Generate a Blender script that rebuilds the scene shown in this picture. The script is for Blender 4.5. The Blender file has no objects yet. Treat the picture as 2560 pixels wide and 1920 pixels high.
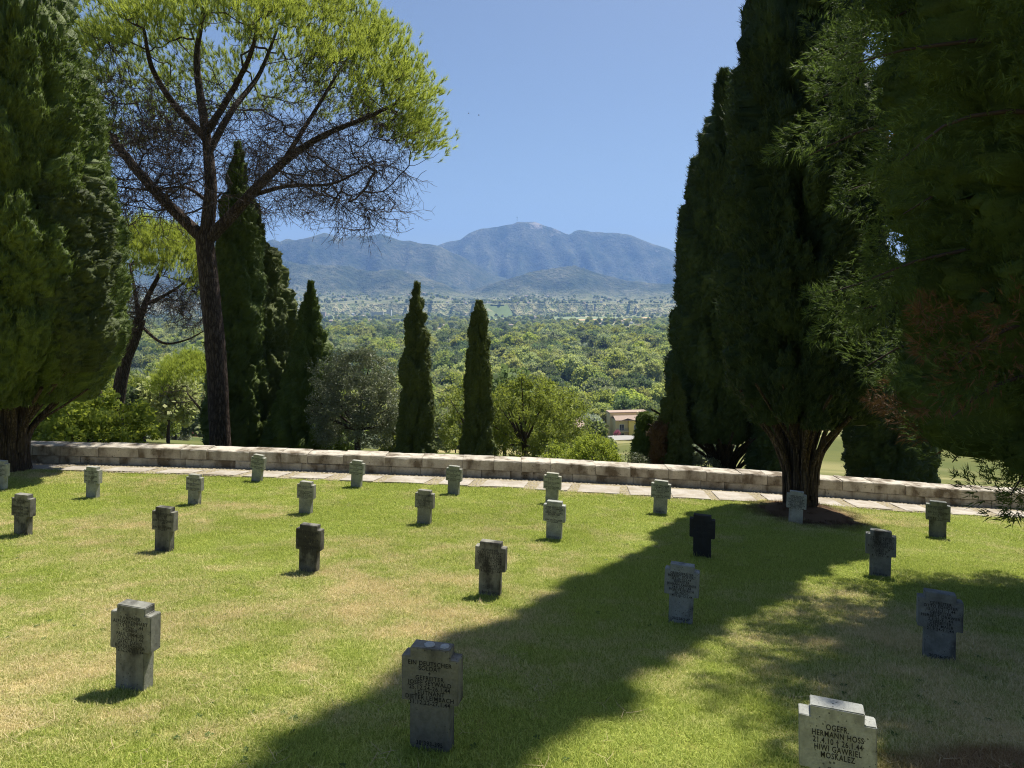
import bpy, bmesh, math
import numpy as np
from mathutils import Vector, Matrix, Quaternion

# ------------------------------------------------------------------ camera, sky, sun, exposure
scene = bpy.context.scene
C = scene.collection
cam_data = bpy.data.cameras.new('camera')
cam_data.sensor_width = 36.0
cam_data.lens = 24.33
cam_data.shift_y = -0.0811
cam_data.clip_start = 0.05
cam_data.clip_end = 40000
cam = bpy.data.objects.new('camera', cam_data)
C.objects.link(cam)
cam.location = (0, 0, 0)
cam.rotation_euler = (math.radians(90), 0, 0)
scene.camera = cam

SUN_AZ, SUN_EL = math.radians(33), math.radians(62.0)      # azimuth from +Y towards +X
world = bpy.data.worlds.new('World')
scene.world = world
world.use_nodes = True
wn = world.node_tree.nodes
wl = world.node_tree.links
sky = wn.new('ShaderNodeTexSky')
sky.sky_type = 'NISHITA'
sky.sun_disc = False
sky.sun_elevation = SUN_EL
sky.sun_rotation = SUN_AZ
sky.altitude = 150
sky.air_density = 1.0
sky.dust_density = 1.4
sky.ozone_density = 3.0
bg = wn['Background']
bg.inputs['Strength'].default_value = 0.058
wl.new(sky.outputs[0], bg.inputs[0])

sun_data = bpy.data.lights.new('sun', 'SUN')
sun_data.energy = 5.0
sun_data.angle = math.radians(0.55)
sun_data.color = (1.0, 0.95, 0.86)
sun = bpy.data.objects.new('sun', sun_data)
C.objects.link(sun)
SUNV = Vector((math.sin(SUN_AZ) * math.cos(SUN_EL), math.cos(SUN_AZ) * math.cos(SUN_EL), math.sin(SUN_EL)))
sun.rotation_euler = SUNV.to_track_quat('Z', 'Y').to_euler()
sun.location = (20, 20, 60)

vs = scene.view_settings
vs.view_transform = 'Standard'
vs.look = 'None'
vs.exposure = 0.84
vs.gamma = 1.0
vs.use_curve_mapping = False
cy = scene.cycles
cy.max_bounces = 6
cy.diffuse_bounces = 3
cy.glossy_bounces = 2
cy.transmission_bounces = 4
cy.volume_bounces = 1
cy.transparent_max_bounces = 4
cy.use_denoising = True
cy.denoising_prefilter = 'NONE'
cy.filter_width = 1.1
cy.caustics_reflective = False
cy.caustics_refractive = False

rng = np.random.default_rng(7)

# ------------------------------------------------------------------ helpers
def tag(o, label=None, cat=None, group=None, kind=None):
    if label: o['label'] = label
    if cat: o['category'] = cat
    if group: o['group'] = group
    if kind: o['kind'] = kind
    return o

def link(o, parent=None):
    C.objects.link(o)
    if parent is not None:
        o.parent = parent
    return o

def empty(name, loc):
    o = bpy.data.objects.new(name, None)
    o.empty_display_size = 0.3
    C.objects.link(o)
    o.location = loc
    return o

def mesh_data(name, V, F, smooth=False):
    V = np.asarray(V, dtype=np.float32)
    F = np.asarray(F, dtype=np.int32)
    me = bpy.data.meshes.new(name)
    n, k = F.shape
    me.vertices.add(len(V)); me.vertices.foreach_set('co', V.ravel())
    me.loops.add(n * k); me.loops.foreach_set('vertex_index', F.ravel())
    me.polygons.add(n)
    me.polygons.foreach_set('loop_start', np.arange(0, n * k, k, dtype=np.int32))
    me.polygons.foreach_set('loop_total', np.full(n, k, dtype=np.int32))
    if smooth:
        me.polygons.foreach_set('use_smooth', np.ones(n, dtype=bool))
    me.update(calc_edges=True)
    return me

def obj(name, V, F, mat, parent=None, smooth=False, loc=None):
    me = mesh_data(name, V, F, smooth)
    me.materials.append(mat)
    o = bpy.data.objects.new(name, me)
    link(o, parent)
    if loc is not None:
        o.location = loc
    return o

def bm_obj(name, bm, mat, parent=None, loc=None, smooth=False):
    me = bpy.data.meshes.new(name)
    bm.to_mesh(me); bm.free()
    for m in (mat if isinstance(mat, (list, tuple)) else [mat]):
        me.materials.append(m)
    if smooth:
        for p in me.polygons: p.use_smooth = True
    o = bpy.data.objects.new(name, me)
    link(o, parent)
    if loc is not None: o.location = loc
    return o

def bm_box(bm, x0, x1, y0, y1, z0, z1, mi=0):
    vs_ = [bm.verts.new(p) for p in ((x0,y0,z0),(x1,y0,z0),(x1,y1,z0),(x0,y1,z0),(x0,y0,z1),(x1,y0,z1),(x1,y1,z1),(x0,y1,z1))]
    for f in ((0,3,2,1),(4,5,6,7),(0,1,5,4),(1,2,6,5),(2,3,7,6),(3,0,4,7)):
        bm.faces.new([vs_[i] for i in f]).material_index = mi

def box_part(name, ext, mat, parent, bevel=0.0):
    bm = bmesh.new(); bm_box(bm, *ext)
    if bevel:
        bmesh.ops.bevel(bm, geom=bm.edges[:], offset=bevel, segments=1, affect='EDGES')
    return bm_obj(name, bm, mat, parent)

def hash3(a, b, c):
    n = (a * 374761393 + b * 668265263 + c * 1274126177) & 0xFFFFFFFF
    n = ((n ^ (n >> 13)) * 1274126177) & 0xFFFFFFFF
    return ((n ^ (n >> 16)) & 0xFFFF) / 65535.0

def vnoise(x, y, z=0.0):
    x = np.asarray(x, float); y = np.asarray(y, float); z = np.broadcast_to(np.asarray(z, float), x.shape)
    xi, yi, zi = np.floor(x).astype(np.int64), np.floor(y).astype(np.int64), np.floor(z).astype(np.int64)
    fx, fy, fz = x - xi, y - yi, z - zi
    fx, fy, fz = (t * t * (3 - 2 * t) for t in (fx, fy, fz))
    r = 0
    for dx in (0, 1):
        for dy in (0, 1):
            for dz in (0, 1):
                w = (fx if dx else 1 - fx) * (fy if dy else 1 - fy) * (fz if dz else 1 - fz)
                r = r + w * hash3(xi + dx, yi + dy, zi + dz)
    return r

def fbm(x, y, z=0.0, o=4):
    r, a, t = 0, 1.0, 0
    for i in range(o):
        r = r + a * vnoise(np.asarray(x) * 2 ** i + 17.3 * i, np.asarray(y) * 2 ** i + 9.1 * i, np.asarray(z) * 2 ** i)
        t += a; a *= 0.5
    return r / t

def norm(v):
    return v / np.maximum(np.linalg.norm(v, axis=-1, keepdims=True), 1e-9)

# ------------------------------------------------------------------ materials
class NT:
    def __init__(self, name):
        self.m = bpy.data.materials.new(name); self.m.use_nodes = True
        self.t = self.m.node_tree; self.t.nodes.clear()
        self.out = self.n('ShaderNodeOutputMaterial')
    def n(self, t, **kw):
        x = self.t.nodes.new(t)
        for k, v in kw.items(): setattr(x, k, v)
        return x
    def l(self, a, b): self.t.links.new(a, b)
    def val(self, sock, v):
        if hasattr(v, 'is_linked') or hasattr(v, 'links'): self.l(v, sock)
        else: sock.default_value = v
    def noise(self, vec, scale, detail=3, rough=0.55, dim='3D'):
        x = self.n('ShaderNodeTexNoise'); x.inputs['Scale'].default_value = scale
        x.inputs['Detail'].default_value = detail; x.inputs['Roughness'].default_value = rough
        if vec is not None: self.l(vec, x.inputs['Vector'])
        return x.outputs['Fac']
    def ramp(self, fac, stops, interp='LINEAR'):
        x = self.n('ShaderNodeValToRGB'); x.color_ramp.interpolation = interp
        el = x.color_ramp.elements
        while len(el) < len(stops): el.new(0.5)
        for e, (p, c) in zip(el, stops):
            e.position = p; e.color = tuple(c) + (1,) if len(c) == 3 else c
        self.l(fac, x.inputs[0]); return x.outputs[0]
    def mix(self, fac, a, b, bt='MIX'):
        x = self.n('ShaderNodeMix', data_type='RGBA', blend_type=bt)
        self.val(x.inputs[0], fac)
        for s, v in ((x.inputs[6], a), (x.inputs[7], b)):
            if isinstance(v, tuple): s.default_value = v + (1,) if len(v) == 3 else v
            else: self.l(v, s)
        return x.outputs[2]
    def math(self, op, a, b=0.0, c=None):
        x = self.n('ShaderNodeMath', operation=op)
        self.val(x.inputs[0], a); self.val(x.inputs[1], b)
        if c is not None: self.val(x.inputs[2], c)
        return x.outputs[0]
    def mapr(self, v, a, b, c=0.0, d=1.0):
        x = self.n('ShaderNodeMapRange'); self.val(x.inputs[0], v)
        for i, q in enumerate((a, b, c, d)): x.inputs[i + 1].default_value = q
        return x.outputs[0]
    def bump(self, h, strength=0.5, dist=0.02):
        x = self.n('ShaderNodeBump'); x.inputs['Strength'].default_value = strength
        x.inputs['Distance'].default_value = dist; self.l(h, x.inputs['Height']); return x.outputs[0]
    def princ(self, col, rough=0.8, spec=0.3, normal=None):
        x = self.n('ShaderNodeBsdfPrincipled')
        if isinstance(col, tuple): x.inputs['Base Color'].default_value = col + (1,)
        else: self.l(col, x.inputs['Base Color'])
        self.val(x.inputs['Roughness'], rough)
        x.inputs['Specular IOR Level'].default_value = spec
        if normal is not None: self.l(normal, x.inputs['Normal'])
        return x.outputs[0]
    def done(self, sh):
        self.l(sh, self.out.inputs['Surface']); return self.m
    def objc(self): return self.n('ShaderNodeTexCoord').outputs['Object']
    def pos(self): return self.n('ShaderNodeNewGeometry').outputs['Position']
    def scaled(self, vec, s):
        x = self.n('ShaderNodeMapping'); x.inputs['Scale'].default_value = s
        self.l(vec, x.inputs['Vector']); return x.outputs[0]

def mat_plain(name, col, rough=0.7, var=0.15, scale=3.0, spec=0.3):
    k = NT(name); p = k.objc()
    f = k.noise(p, scale, 5)
    c = k.mix(f, tuple(x * (1 - var) for x in col), tuple(min(1, x * (1 + var)) for x in col))
    return k.done(k.princ(c, rough, spec, k.bump(f, 0.2, 0.01)))

def mat_foliage(name, dark, light, trans, scale=1.2, tcol=None, island=0.5, spec=0.25, rough=0.55, dry=None, per_object=0.0):
    """leaf colour varies by clump and leaf; part of the light passes through the leaves"""
    k = NT(name)
    p = k.objc()
    g = k.n('ShaderNodeNewGeometry')
    n1 = k.noise(p, scale, 3)
    f = k.math('ADD', k.math('MULTIPLY', k.mapr(n1, 0.3, 0.7), 1 - island), k.math('MULTIPLY', g.outputs['Random Per Island'], island))
    c = k.mix(f, dark, light)
    if dry is not None:
        n2 = k.noise(p, scale * 0.7, 2)
        c = k.mix(k.mapr(n2, dry[1], dry[1] + 0.05), c, dry[0])
    if per_object:
        oi = k.n('ShaderNodeObjectInfo')
        hsv = k.n('ShaderNodeHueSaturation')
        k.l(k.mapr(oi.outputs['Random'], 0, 1, 0.5 - 0.035 * per_object, 0.5 + 0.02 * per_object), hsv.inputs['Hue'])
        k.l(k.mapr(k.math('FRACT', k.math('MULTIPLY', oi.outputs['Random'], 7.31)), 0, 1, 1 - 0.4 * per_object, 1 + 0.45 * per_object), hsv.inputs['Value'])
        k.l(k.mapr(k.math('FRACT', k.math('MULTIPLY', oi.outputs['Random'], 13.7)), 0, 1, 1 - 0.35 * per_object, 1 + 0.1 * per_object), hsv.inputs['Saturation'])
        k.l(c, hsv.inputs['Color']); c = hsv.outputs[0]
    fine = k.noise(p, 28, 3, 0.7)
    c = k.mix(k.mapr(fine, 0.35, 0.65), k.mix(1.0, c, (0.75, 0.75, 0.75), 'MULTIPLY'), c)
    pr = k.princ(c, rough, spec, k.bump(fine, 0.7, 0.05))
    tr = k.n('ShaderNodeBsdfTranslucent')
    tc = k.mix(0.6, c, tcol if tcol else light)
    k.l(tc, tr.inputs[0])
    ms = k.n('ShaderNodeMixShader'); ms.inputs[0].default_value = trans
    k.l(pr, ms.inputs[1]); k.l(tr.outputs[0], ms.inputs[2])
    return k.done(ms.outputs[0])

def mat_bark(name, c1, c2, sc=(9, 9, 1.6), depth=0.03):
    k = NT(name); p = k.scaled(k.objc(), sc)
    v = k.n('ShaderNodeTexVoronoi', feature='DISTANCE_TO_EDGE'); v.inputs['Scale'].default_value = 1.0
    w = k.n('ShaderNodeVectorMath', operation='ADD'); k.l(p, w.inputs[0])
    nz = k.n('ShaderNodeTexNoise'); nz.inputs['Scale'].default_value = 1.5; k.l(p, nz.inputs['Vector'])
    k.l(nz.outputs['Color'], w.inputs[1]); k.l(w.outputs[0], v.inputs['Vector'])
    e = k.mapr(v.outputs['Distance'], 0.0, 0.28)
    n = k.noise(k.objc(), 22, 5, 0.65)
    c = k.mix(k.math('MULTIPLY', e, k.mapr(n, 0.2, 0.8)), c1, c2)
    h = k.math('ADD', e, k.math('MULTIPLY', n, 0.35))
    return k.done(k.princ(c, 0.9, 0.15, k.bump(h, 1.0, depth)))

def mat_stone(name, base, stain, spots_dark=0.5, scale=1.0, use_obj=False):
    k = NT(name); p = k.objc()
    oi = k.n('ShaderNodeObjectInfo')
    off = k.n('ShaderNodeVectorMath', operation='MULTIPLY_ADD')
    cmb = k.n('ShaderNodeCombineXYZ')
    for i in range(3): k.l(oi.outputs['Random'], cmb.inputs[i])
    off.inputs[1].default_value = (31, 17, 23)
    k.l(cmb.outputs[0], off.inputs[0]); k.l(p, off.inputs[2])
    q = off.outputs[0]
    n1 = k.noise(q, 5 * scale, 6, 0.6)
    n2 = k.noise(q, 38 * scale, 4, 0.7)
    n3 = k.noise(k.scaled(q, (1.3, 1.3, 0.5)), 2.4 * scale, 4, 0.55)
    if use_obj:
        col = oi.outputs['Color']
        bl = k.mix(k.mapr(n1, 0.3, 0.7), k.mix(1.0, col, (0.62, 0.62, 0.60), 'MULTIPLY'), k.mix(1.0, col, (1.15, 1.15, 1.12), 'MULTIPLY'))
        amount = oi.outputs['Alpha']
    else:
        bl = k.mix(k.mapr(n1, 0.3, 0.7), tuple(x * 0.72 for x in base), tuple(x * 1.12 for x in base))
        amount = 0.5
    bl = k.mix(k.mapr(n2, 0.42, 0.72, 0, 0.5), bl, k.mix(1.0, bl, (0.55, 0.54, 0.5), 'MULTIPLY'))
    # algae / lichen stains, in blotches and in small round spots
    st = k.math('GREATER_THAN', k.math('ADD', k.math('ADD', k.math('MULTIPLY', n3, 0.8), k.math('MULTIPLY', n1, 0.55)), k.math('MULTIPLY', amount, 0.62)), 1.0)
    stf = k.mapr(k.math('ADD', k.math('ADD', k.math('MULTIPLY', n3, 0.8), k.math('MULTIPLY', n1, 0.55)), k.math('MULTIPLY', amount, 0.62)), 0.93, 1.12, 0, 0.9)
    bl = k.mix(stf, bl, stain)
    vo = k.n('ShaderNodeTexVoronoi'); vo.inputs['Scale'].default_value = 26 * scale; k.l(q, vo.inputs['Vector'])
    sp = k.math('LESS_THAN', vo.outputs['Distance'], k.mapr(n1, 0.45, 0.75, 0.05, 0.36))
    bl = k.mix(k.math('MULTIPLY', sp, spots_dark), bl, (0.03, 0.03, 0.027))
    vo2 = k.n('ShaderNodeTexVoronoi'); vo2.inputs['Scale'].default_value = 15 * scale; k.l(q, vo2.inputs['Vector'])
    sp2 = k.math('LESS_THAN', vo2.outputs['Distance'], k.mapr(n3, 0.45, 0.8, 0.0, 0.16))
    bl = k.mix(k.math('MULTIPLY', sp2, 0.55), bl, (0.42, 0.41, 0.36))
    h = k.math('ADD', k.math('MULTIPLY', n1, 0.6), k.math('MULTIPLY', n2, 0.4))
    return k.done(k.princ(bl, 0.9, 0.2, k.bump(h, 0.55, 0.012)))

N_BASE = (7.0, 16.75)         # the cypress that stands on the lawn

def lawn_color(k, blade):
    """green turf with straw-coloured dry patches, laid out in world space"""
    p = k.pos()
    n1 = k.noise(p, 0.33, 3, 0.55)
    n2 = k.noise(k.scaled(p, (1, 1, 0.2)), 1.7, 4, 0.6)
    n3 = k.noise(p, 0.13, 2)
    s = k.n('ShaderNodeSeparateXYZ'); k.l(p, s.inputs[0])
    # mown rows nearer the path stay greener, the middle band and the right front are drier
    y = s.outputs[1]; x = s.outputs[0]
    band = k.math('MULTIPLY', k.mapr(y, 4.0, 6.0), k.mapr(y, 10.5, 8.5))
    front = k.math('MULTIPLY', k.mapr(x, 1.0, 3.5), k.mapr(y, 9.5, 5.0))
    d = k.math('ADD', k.math('ADD', k.math('MULTIPLY', n1, 0.75), k.math('MULTIPLY', n2, 0.62)),
               k.math('ADD', k.math('MULTIPLY', band, 0.09), k.math('MULTIPLY', front, 0.12)))
    f = k.mapr(d, 0.635, 1.0)
    if blade:
        g = k.n('ShaderNodeNewGeometry')
        r = g.outputs['Random Per Island']
        green = k.mix(r, (0.20, 0.27, 0.036), (0.58, 0.64, 0.14))
        dry = k.mix(r, (0.56, 0.45, 0.2), (0.80, 0.69, 0.4))
        f = k.math('ADD', f, k.mapr(r, 0, 1, -0.28, 0.28))
        f = k.mapr(f, 0.15, 0.85)
        c = k.mix(f, green, dry)
        red = k.mix(r, (0.28, 0.15, 0.08), (0.42, 0.27, 0.15))
    else:
        c = k.mix(f, (0.24, 0.24, 0.06), (0.48, 0.39, 0.2))
        red = (0.14, 0.07, 0.035)
    # a worn reddish patch at the right front
    dx = k.math('DIVIDE', k.math('SUBTRACT', x, 3.35), 1.25); dy = k.math('DIVIDE', k.math('SUBTRACT', y, 4.15), 0.75)
    rr = k.math('ADD', k.math('POWER', dx, 2.0), k.math('POWER', dy, 2.0))
    rr = k.math('ADD', rr, k.math('MULTIPLY', k.math('SUBTRACT', n2, 0.5), 1.6))
    c = k.mix(k.mapr(rr, 1.15, 0.55, 0, 0.85), c, red)
    # needle litter under the cypress
    dx = k.math('SUBTRACT', x, N_BASE[0] - 0.1); dy = k.math('SUBTRACT', y, N_BASE[1] - 0.5)
    rr = k.math('SQRT', k.math('ADD', k.math('POWER', dx, 2.0), k.math('POWER', k.math('MULTIPLY', dy, 0.8), 2.0)))
    rr = k.math('ADD', rr, k.math('MULTIPLY', k.math('SUBTRACT', n2, 0.5), 1.5))
    c = k.mix(k.mapr(rr, 1.5, 0.9), c, (0.11, 0.07, 0.04))
    return c, n2

k = NT('turf_soil'); c, n2 = lawn_color(k, False)
nf = k.noise(k.pos(), 60, 4, 0.7)
M_SOIL = k.done(k.princ(c, 0.95, 0.05, k.bump(nf, 0.7, 0.02)))
k = NT('grass_blade'); c, n2 = lawn_color(k, True)
tr = k.n('ShaderNodeBsdfTranslucent'); k.l(c, tr.inputs[0])
ms = k.n('ShaderNodeMixShader'); ms.inputs[0].default_value = 0.42
k.l(k.princ(c, 0.6, 0.15), ms.inputs[1]); k.l(tr.outputs[0], ms.inputs[2])
M_GRASS = k.done(ms.outputs[0])

M_CROSS = mat_stone('grave_stone', (0.4, 0.4, 0.37), (0.035, 0.033, 0.028), 0.75, 1.0, True)
M_WALL = mat_stone('limestone_block', (0.55, 0.50, 0.41), (0.10, 0.072, 0.042), 0.7, 0.65)
M_SLAB = mat_stone('paving_slab', (0.44, 0.40, 0.34), (0.26, 0.22, 0.16), 0.25, 0.6)
M_INK = mat_plain('engraved_paint', (0.018, 0.018, 0.018), 0.7)
M_LICHEN = mat_plain('white_lichen', (0.40, 0.41, 0.38), 0.9, 0.35, 40)
M_COBBLE = mat_stone('cobble_stone', (0.40, 0.35, 0.27), (0.22, 0.18, 0.1), 0.1, 2.0)
M_PATHBED = mat_plain('path_bed', (0.26, 0.22, 0.13), 0.95, 0.35, 6)
M_JOINT = mat_plain('wall_mortar', (0.06, 0.05, 0.04), 0.95, 0.4, 8)
M_CYP = mat_foliage('cypress_foliage', (0.045, 0.085, 0.016), (0.23, 0.30, 0.06), 0.32, 1.6, (0.12, 0.18, 0.03), 0.45)
M_CYP_DARK = mat_foliage('dark_cypress_foliage', (0.017, 0.038, 0.015), (0.10, 0.145, 0.042), 0.24, 1.5, (0.07, 0.11, 0.03), 0.45)
M_CYP_OLIVE = mat_foliage('olive_cypress_foliage', (0.042, 0.066, 0.017), (0.18, 0.22, 0.055), 0.3, 1.6, (0.12, 0.15, 0.03), 0.5)
M_THUJA = mat_foliage('drooping_conifer_foliage', (0.04, 0.082, 0.02), (0.20, 0.28, 0.06), 0.45, 0.9, (0.11, 0.16, 0.03), 0.5)
M_DRY = mat_foliage('dry_conifer_foliage', (0.12, 0.06, 0.025), (0.26, 0.15, 0.06), 0.2, 2.0, None, 0.6)
M_PINE = mat_foliage('pine_needles', (0.15, 0.22, 0.03), (0.40, 0.48, 0.075), 0.52, 0.8, (0.58, 0.66, 0.1), 0.4)
M_OAK = mat_foliage('holm_oak_leaves', (0.12, 0.14, 0.07), (0.36, 0.38, 0.22), 0.25, 1.0, (0.16, 0.2, 0.06), 0.6, 0.5, 0.4)
M_BROAD = mat_foliage('broadleaf_leaves', (0.10, 0.14, 0.025), (0.28, 0.33, 0.07), 0.42, 0.9, (0.4, 0.46, 0.06), 0.5)
M_BRIGHT = mat_foliage('bright_shrub_leaves', (0.14, 0.20, 0.02), (0.34, 0.42, 0.06), 0.45, 1.0, (0.55, 0.62, 0.08), 0.5)
M_FAR = [mat_foliage('valley_leaves_green', (0.20, 0.26, 0.085), (0.42, 0.49, 0.18), 0.55, 0.25, (0.26, 0.32, 0.06), 0.4, 0.2, 0.6, None, 1.5),
         mat_foliage('valley_leaves_yellow', (0.29, 0.35, 0.08), (0.52, 0.57, 0.16), 0.56, 0.25, (0.38, 0.42, 0.06), 0.4, 0.2, 0.6, None, 1.0),
         mat_foliage('valley_leaves_grey', (0.27, 0.32, 0.2), (0.48, 0.53, 0.38), 0.5, 0.25, (0.25, 0.3, 0.14), 0.4, 0.2, 0.6, None, 0.8),
         mat_foliage('valley_leaves_dark', (0.11, 0.15, 0.07), (0.26, 0.33, 0.13), 0.5, 0.25, (0.14, 0.2, 0.05), 0.4, 0.2, 0.6, None, 0.8)]
M_PINK = mat_foliage('pink_blossom', (0.35, 0.08, 0.13), (0.6, 0.22, 0.28), 0.3, 1.0)
M_BARK = mat_bark('pine_bark', (0.035, 0.024, 0.018), (0.19, 0.145, 0.115), (11, 11, 2.2), 0.035)
M_BARK2 = mat_bark('cypress_bark', (0.045, 0.033, 0.022), (0.20, 0.15, 0.10), (16, 16, 1.2), 0.03)
M_TWIG = mat_plain('dry_twig_bark', (0.065, 0.048, 0.04), 0.9, 0.35, 5)

# ------------------------------------------------------------------ ground
GC = (-2.0215, -4.9e-3, -.2371, -9e-4, -2.1e-3, 4.4e-3)
WX = np.array([-40, -12.35, -8.29, -4.61, -1.84, 1.36, 4.61, 7.06, 9.02, 11.37, 14.06, 40])
WR = np.array([0.05, 0.048, 0.041, 0.031, 0.04, 0.04, 0.038, 0.015, -0.007, -0.04, -0.006, -0.006])
WALL_Y = 19.0

def G(X, Y):
    """height of the lawn and path above/below the camera"""
    X = np.asarray(X, float); Y = np.asarray(Y, float)
    Xc = np.clip(X, -16, 16); Yc = np.clip(Y, -6, 26)
    q = GC[0] + GC[1] * Xc + GC[2] * Yc + GC[3] * Xc * Xc + GC[4] * Xc * Yc + GC[5] * Yc * Yc
    q = q - 0.045 * (X - Xc)
    t = np.clip((Yc - 9) / 10, 0, 1); t = t * t * (3 - 2 * t)
    return q + t * np.interp(X, WX, WR)

RIDGES = [  # (depth, [(sideways slope X/Y, rise over run)...], front run, back run, power)
    (8600, 'back'), (6700, 'left'), (5000, 'front_left'), (5400, 'front_right')]
def px(l): return (np.array([(x - 1106) / 1495 for x, y in l]), np.array([(650 - y) / 1495 for x, y in l]))
RP = {
    'back': px([(-1800, 560), (-600, 545), (0, 540), (400, 560), (800, 570), (900, 545), (940, 530), (985, 517), (1010, 502), (1040, 490), (1080, 482), (1110, 475), (1117, 473), (1150, 478), (1190, 487), (1215, 495), (1230, 502), (1240, 497), (1270, 495), (1310, 497), (1330, 500), (1360, 507), (1400, 520), (1440, 535), (1475, 552), (1540, 566), (1700, 585), (1900, 578), (2400, 590), (4200, 560)]),
    'left': px([(-1800, 540), (-500, 525), (0, 535), (200, 528), (400, 522), (575, 517), (620, 515), (660, 508), (700, 502), (735, 508), (760, 503), (800, 505), (820, 504), (845, 511), (865, 517), (885, 515), (910, 520), (940, 526), (985, 545), (1060, 590), (1150, 620), (1300, 640), (4200, 645)]),
    'front_left': px([(-1800, 600), (0, 575), (300, 560), (560, 556), (640, 566), (690, 572), (740, 572), (800, 585), (850, 580), (900, 592), (960, 612), (1000, 634), (1060, 650), (4200, 655)]),
    'front_right': px([(-1800, 655), (900, 655), (1000, 632), (1080, 606), (1150, 585), (1240, 572), (1300, 592), (1360, 606), (1420, 612), (1500, 612), (1700, 600), (2000, 605), (4200, 600)]),
}
RW = {'back': (3300, 2500, 1.25), 'left': (2400, 2500, 1.2), 'front_left': (1450, 1300, 1.15), 'front_right': (1500, 1500, 1.15)}
PLAIN = -75.0

def terrain(X, Y):
    X = np.asarray(X, float); Y = np.asarray(Y, float)
    near = -5.5 - 0.197 * (Y - 20) - 0.045 * X * np.exp(-np.maximum(Y - 20, 0) / 60) + (fbm(X / 45, Y / 45, 0, 3) - 0.5) * np.clip((Y - 22) / 40, 0, 1) * 5
    d = near - PLAIN
    z = PLAIN + np.where(d > 60, d, 12 * np.log1p(np.exp(np.clip(d / 12, -30, 20))))
    ramp = np.clip((Y - 3300) / 2200, 0, 1) ** 1.4 * 85
    z = z + ramp
    T = X / np.maximum(Y, 1)
    m = np.full_like(z, -1e9)
    for dep, nm in RIDGES:
        wf, wb, pw = RW[nm]
        tt, ee = RP[nm]
        wig = (fbm(T * 7 + dep, T * 0 + 3.1, 0, 3) - 0.5) * 500
        cy_ = dep + wig
        hc = np.interp(T, tt, ee) * cy_
        u = np.where(Y < cy_, (cy_ - Y) / wf, (Y - cy_) / wb)
        s = np.clip(1 - u, 0, 1)
        base = PLAIN + 60
        g = fbm(X / 330 + dep + Y / 2600, Y / 1100, 0, 5)
        g2 = fbm(X / 160 + dep, Y / 230, 0.5, 3)
        ridge = np.abs(g - 0.5) * 2
        cut = (0.9 * (1 - ridge) ** 1.6 + 0.25 * g2) * np.clip((1 - s) * 4.0, 0, 1) * 0.78
        h = base + (hc - base) * s ** pw * (1 - cut)
        m = np.maximum(m, np.where(s > 0, h, -1e9))
    return np.maximum(z, m)

def grid_sheet(name, Xg, Yg, Zg, mat, kind='structure', flip=False):
    r, c = Xg.shape
    V = np.stack([Xg, Yg, Zg], -1).reshape(-1, 3)
    i = np.arange(r - 1)[:, None] * c + np.arange(c - 1)[None]
    F = np.stack([i, i + 1, i + c + 1, i + c], -1).reshape(-1, 4)
    o = obj(name, V, F, mat, None, True)
    o['kind'] = kind
    return o

# lawn sheet (runs on behind the camera)
xs = np.linspace(-34, 34, 137); ys = np.concatenate([np.linspace(-12, 2, 16), np.linspace(2.2, 18.2, 81), [18.6]])
Xg, Yg = np.meshgrid(xs, ys)
mound = 0.16 * np.exp(-((Xg - N_BASE[0]) ** 2 + (Yg - N_BASE[1]) ** 2) / 0.9)
Zg = G(Xg, Yg) + (fbm(Xg * 0.9, Yg * 0.9, 0, 3) - 0.5) * 0.05 + mound
lawn = grid_sheet('lawn', Xg, Yg, Zg, M_SOIL)
tag(lawn, 'mown cemetery lawn, green with straw coloured dry patches', None)

# hillside, valley floor, mountains
k = NT('valley_ground'); p = k.pos()
vo = k.n('ShaderNodeTexVoronoi'); vo.inputs['Scale'].default_value = 0.011; k.l(k.scaled(p, (1, 0.55, 0)), vo.inputs['Vector'])
sep = k.n('ShaderNodeSeparateColor'); k.l(vo.outputs['Color'], sep.inputs[0])
fields = k.ramp(sep.outputs[0], [(0, (0.13, 0.17, 0.06)), (0.3, (0.2, 0.23, 0.09)), (0.5, (0.32, 0.30, 0.15)), (0.72, (0.46, 0.39, 0.23)), (0.86, (0.16, 0.19, 0.07)), (0.95, (0.42, 0.34, 0.2))], 'CONSTANT')
n = k.noise(p, 0.05, 5)
wood = k.mix(k.mapr(n, 0.3, 0.7), (0.06, 0.085, 0.025), (0.15, 0.15, 0.05))
sy = k.n('ShaderNodeSeparateXYZ'); k.l(p, sy.inputs[0])
far = k.mapr(k.math('ADD', sy.outputs[1], k.math('MULTIPLY', n, 300)), 1250, 1500)
nearf = k.mix(k.mapr(k.noise(p, 0.02, 3), 0.45, 0.6), wood, (0.36, 0.31, 0.15))
c = k.mix(far, nearf, k.mix(k.mapr(n, 0.35, 0.65, 0, 0.5), fields, (0.10, 0.13, 0.05)))
M_VALLEY = k.done(k.princ(c, 0.95, 0.05))

k = NT('mountain_cover'); p = k.pos()
n1 = k.noise(p, 0.0016, 6, 0.6); n2 = k.noise(p, 0.012, 5, 0.65); n3 = k.noise(p, 0.03, 3, 0.7)
c = k.mix(k.mapr(n2, 0.35, 0.65), (0.022, 0.038, 0.024), (0.08, 0.095, 0.055))
sy = k.n('ShaderNodeSeparateXYZ'); k.l(p, sy.inputs[0])
rock = k.math('ADD', k.math('ADD', n1, k.math('MULTIPLY', n3, 0.35)), k.mapr(sy.outputs[2], 300, 950, 0.0, 0.11))
n4 = k.noise(p, 0.0035, 5, 0.6)
c = k.mix(k.mapr(n4, 0.42, 0.62), c, k.mix(k.mapr(n3, 0.35, 0.65), (0.06, 0.075, 0.045), (0.17, 0.165, 0.11)))
c = k.mix(k.mapr(rock, 0.86, 0.94, 0, 0.8), c, (0.34, 0.30, 0.26))
low = k.mapr(sy.outputs[2], 90, -30)
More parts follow.
